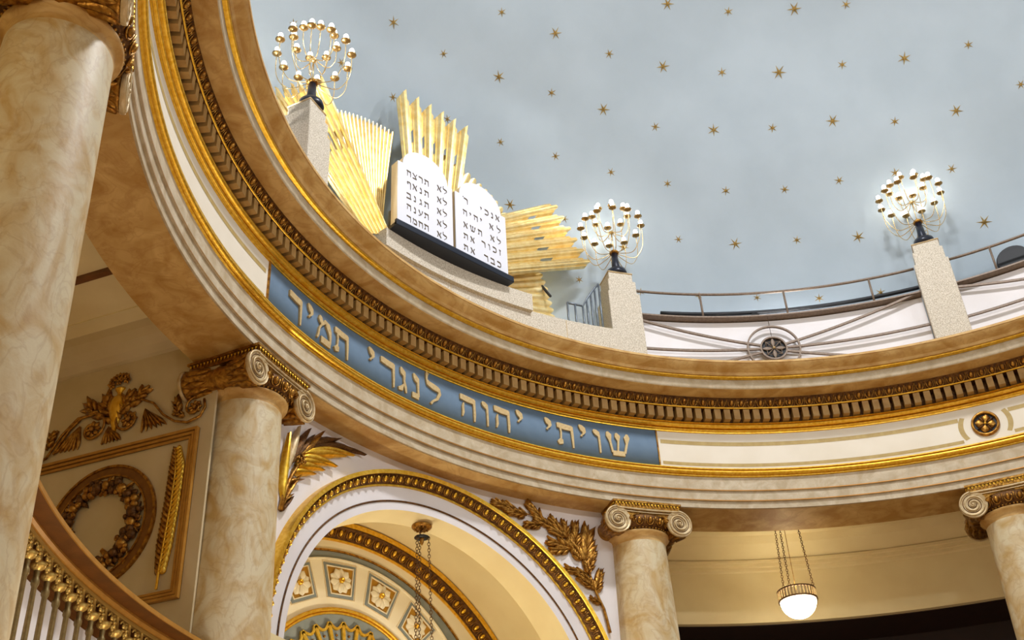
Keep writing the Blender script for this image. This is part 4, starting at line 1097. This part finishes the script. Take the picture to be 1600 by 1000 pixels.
for k in range(9):
    a = R_(-30+30*k); rr_ = 0.085 if k < 8 else 0; cx = us+rr_*cos(a)*1.2; cz = 6.86+rr_*sin(a)*0.8
    for j in range(5):
        aa_ = 2*PI*j/5+k; b.leaf(wf, cx, cz, aa_, 0.05, 0.035, 0.02, nt=3, w0=0.03, blunt=1.3, ridge=-.3)
    b.ball(wf(cx, cz, 0.05), 0.014, None, 6, 4)
b.build('flowers', bronze, ur)
def on(s, z): return s, z
def spiral(c, r0, turns, a0, sgn, par, thick=0.016, nm='scroll', tail=None):
    b = MB(); pts = []
    if tail: pts += [wf(s, z, 0.025) for s, z in tail]
    n = 44
    for k in range(n):
        t = k/(n-1); a = a0+sgn*t*turns*2*PI; r = r0*(1-0.72*t); pts.append(wf(c[0]+r*cos(a), c[1]+r*sin(a), 0.028))
    b.tube(pts, thick, 6); b.build(nm, bronze, par)
def flower(c, r, par, nm='rosette'):
    b = MB(); b.ball(wf(c[0], c[1], 0.03), (r*.3, r*.3, r*.3))
    for j in range(8):
        a = 2*PI*j/8; b.leaf(wf, c[0]+r*.25*cos(a), c[1]+r*.25*sin(a), a, r*.75, r*.55, 0.03, nt=4, w0=0.012, blunt=1.3, ridge=-.3)
    b.build(nm, bronze, par)
def oakleaf(u0, v0, u1, v1, par, Wf=0.5):
    s0, z0 = on_wall(u0, v0); s1, z1 = on_wall(u1, v1); L_ = math.hypot(s1-s0, z1-z0); a = math.atan2(z1-z0, s1-s0)
    b = MB()
    for k in range(6):
        t = k/6; sg = 1 if k % 2 else -1
        b.leaf(wf, s0+cos(a)*L_*t*0.8, z0+sin(a)*L_*t*0.8, a+sg*0.6, L_*0.42, L_*0.22, 0.03, nt=4, w0=0.012, ridge=.6)
    b.leaf(wf, s0+cos(a)*L_*0.6, z0+sin(a)*L_*0.6, a, L_*0.42, L_*0.26, 0.03, nt=4, w0=0.015); b.build('leaf', bronze, par)
cL, cR = on_wall(146,672), on_wall(203,656)
eL, eR = on_wall(50,706), on_wall(306,637)
flower(cL, 0.105, ur); flower(cR, 0.105, ur); flower(eL, 0.085, ur); flower(eR, 0.085, ur)
def W(*a): return [on_wall(*q) for q in a]
spiral(cL, 0.185, 0.95, R_(100), 1, ur, tail=W((85,712),(110,675),(130,655)))
spiral(cR, 0.185, 0.95, R_(80), -1, ur)
b = MB(); b.tube([wf(s, z, 0.03) for s, z in W((40,728),(55,728),(75,718),(100,682),(125,656),(150,650))], 0.015, 6); b.build('scroll', bronze, ur)
b = MB(); b.tube([wf(s, z, 0.03) for s, z in W((208,632),(225,626),(243,632),(258,650),(275,660),(295,662),(315,652),(323,638),(322,625))], 0.015, 6); b.build('scroll', bronze, ur)
spiral(eL, 0.12, 0.9, R_(90), 1, ur, 0.013); spiral(eR, 0.12, 0.9, R_(90), -1, ur, 0.013)
for q in ((165,650,132,632),(178,660,163,618),(190,655,205,610),(200,640,235,604),(75,705,88,675),(282,648,276,622),(290,650,272,645),(148,648,138,640)): oakleaf(*q, ur)
def fluted(u0, v0, us_, n, par):
    s0, z0 = on_wall(u0, v0); b = MB()
    for k in range(n):
        u1, v1 = us_[0]+(us_[2]-us_[0])*k/(n-1), us_[1]+(us_[3]-us_[1])*k/(n-1)
        s1, z1 = on_wall(u1, v1); L_ = math.hypot(s1-s0, z1-z0)
        b.leaf(wf, s0, z0, math.atan2(z1-z0, s1-s0), L_, 0.05, 0.028, nt=6, w0=0.01, blunt=1.8)
    b.build('fluted_leaf', bronze, par)
fluted(128,668,(88,710,122,704), 6, ur); fluted(230,640,(222,677,262,664), 6, ur); fluted(173,668,(160,696,190,688), 6, ur)

# ------------------------------------------------------------------ gallery railing at lower left
gr = thing('gallery_railing', 'curved wooden gallery rail with brass balusters and scrollwork at lower left', 'railing', pol(-45, 7.4, 2.3), R_(45))
GA0, GA1 = -64, -25.5
def garc(nm, prof, material): 
    b = MB(); b.lathe(prof, n=70, a0=R_(GA0), a1=R_(GA1), closed=True); return sharp(b.build(nm, material, gr), 40)
garc('ledge', [(7.215,3.665),(7.215,3.695),(7.50,3.76),(7.50,3.665)], wood)
garc('ledge_edge', [(7.205,3.662),(7.205,3.700),(7.216,3.700),(7.216,3.662)], woodl)
garc('nosing', [(7.36,3.664),(7.355,3.64),(7.37,3.615),(7.40,3.605),(7.44,3.61),(7.44,3.664)], woodl)  # golden light on the wood put into its colour
garc('rail_strip', [(7.38,3.575),(7.38,3.606),(7.42,3.606),(7.42,3.575)], balg)
garc('shadow_band', [(7.50,3.36),(7.50,3.665),(7.53,3.665),(7.53,3.36)], wood)  # dark strip standing in for the shadow under the ledge
garc('white_cloth', [(7.49,2.2),(7.49,3.37),(7.54,3.37),(7.54,2.2)], white)
garc('bottom_rail', [(7.36,2.28),(7.36,2.34),(7.44,2.34),(7.44,2.28)], woodl)
az = -50.38-1.565*8
while az < GA1-0.5:
    b = MB(); c = pol(az, 7.40, 0)
    b.lathe([(0.018,2.34),(0.018,2.5),(0.024,2.55),(0.022,2.9),(0.020,3.28),(0.030,3.30),(0.030,3.33),(0.020,3.35),(0.022,3.40)], c, 12)
    ba = b.build('baluster', balm, gr)
    b = MB(); b.lathe([(0.020,3.40),(0.052,3.425),(0.058,3.445),(0.046,3.465),(0.02,3.475),(0.016,3.575)], c, 12); b.build('knob', balg, ba)
    b = MB(); fn = on_drum(az+1.565/2, 7.39, 3.49)
    for k in range(6):
        a = 2*PI*k/6+0.3; b.leaf(fn, 0.012*cos(a), 0.012*sin(a), a, 0.045, 0.035, 0.014, nt=3, w0=0.01, blunt=1.3)
    b.ball(fn(0,0,0.025), 0.014, None, 6, 4)
    for k in range(3): b.ball(fn(0.012*(k % 2), -0.055-0.024*k, 0.015), 0.015-0.003*k, None, 6, 4)
    b.tube([fn(-0.06, 0.045, 0.0), fn(-0.03, 0.075, 0.0), fn(0.0, 0.055, 0.0), fn(0.03, 0.075, 0.0), fn(0.06, 0.045, 0.0)], 0.009, 5)
    b.build('flower_scroll', balg, ba)
    az += 1.565

# ------------------------------------------------------------------ globe lamp in the right bay
LP = pol(43.9, 8.6, 5.83)
th = thing('globe_lamp', 'bowl lamp of white glass with pierced gilt band hanging on chains in the right bay', 'pendant lamp', LP+Vector((0,0,0)))
b = MB(); b.lathe([(0,0.02)]+[(0.262*sin(R_(k*9)), 0.28-0.262*cos(R_(k*9))) for k in range(1, 10)]+[(0.262,0.28)], LP, 32); b.build('glass_bowl', globem, th)
b = MB()
for z_ in (0.27, 0.415): b.lathe([(0.255,z_),(0.285,z_),(0.285,z_+0.018),(0.255,z_+0.018)], LP, 40, closed=True)
bd = b.build('rim', antique, th)
for k in range(36):
    a = 2*PI*k/36; d = Vector((sin(a), cos(a), 0)); t_ = Vector((cos(a), -sin(a), 0))
    b = MB(); b.box(LP+d*0.276+Vector((0,0,0.352)), (0.012,0.006,0.065), (t_, d, Vector((0,0,1)))); b.build('band_slat', champagne, bd)
for k in range(3):
    a = R_(255+120*k); P0 = LP+Vector((0.265*sin(a), 0.265*cos(a), 0.43)); P1 = LP+Vector((0.20*sin(a), 0.20*cos(a), CZ-5.83-0.01))
    b = MB(); chain(b, P0, P1, 0.05, 0.0045); b.build('chain', antique, th)
b = MB(); b.tube([LP+Vector((0,0,0.45)), LP+Vector((0,0,CZ-5.83))], 0.005, 5); b.build('cord', bronze, th)
b = MB(); b.lathe([(0,CZ-5.83-0.03),(0.24,CZ-5.83-0.02),(0.25,CZ-5.83)], LP, 28); b.build('ceiling_plate', bronze, th)

# floor
b = MB(); b.lathe([(0,-1.6),(13,-1.6)], n=64); struct(b.build('floor', floorm))

# ------------------------------------------------------------------ light
def area(name, loc, tgt, size, power, col, shape='DISK', spread=180):
    l = bpy.data.lights.new(name, 'AREA'); l.shape = shape; l.size = size; l.energy = power; l.color = col; l.spread = R_(spread)
    o_ = bpy.data.objects.new(name, l); COL.objects.link(o_); o_.location = loc
    o_.rotation_euler = (Vector(tgt)-Vector(loc)).to_track_quat('-Z', 'Y').to_euler(); return o_
def point(name, loc, r, power, col):
    l = bpy.data.lights.new(name, 'POINT'); l.shadow_soft_size = r; l.energy = power; l.color = col
    o_ = bpy.data.objects.new(name, l); COL.objects.link(o_); o_.location = loc; return o_
area('skylight_lamp', (0, 0, 15.9), (0, 0, 0), 1.2, 1120, (0.95, 0.96, 1.0))
for k in range(10):
    a = k*36+12; P = pol(a, 7.95, 9.9)
    area('cove_lamp', P, pol(a, -3.0, 14.5), 0.3, 128, (0.97, 0.98, 1.0), 'DISK', 115)
for (x, y, z) in ((0, -1, 1.2), (3.5, 2.5, 0.6), (-2.0, 2.5, 0.2), (2.5, -3.5, 1.0), (-4.2, 2.2, -0.8)):
    point('hall_fill', (x, y, z), 0.35, 66, (1.0, 0.86, 0.66))  # added warm fill points out of view, not actual fittings
point('niche_lamp', (0.075, 7.75, 3.9), 0.15, 100, (1.0, 0.91, 0.72))
point('gallery_lamp', pol(-84, 9.2, 5.6), 0.2, 60, (1.0, 0.86, 0.62))
point('cloth_fill', pol(-46, 6.2, 0.9), 0.2, 85, (1.0, 0.95, 0.9))  # added unseen fill that brightens the white cloth
w = bpy.data.worlds.new('world'); bpy.context.scene.world = w; w.use_nodes = True
w.node_tree.nodes['Background'].inputs['Color'].default_value = (1.0, 0.93, 0.84, 1); w.node_tree.nodes['Background'].inputs['Strength'].default_value = 0.45

sc = bpy.context.scene
sc.view_settings.view_transform = 'Standard'; sc.view_settings.look = 'None'
sc.view_settings.gamma = 1.0; sc.view_settings.use_curve_mapping = False
sc.view_settings.exposure = 0.0
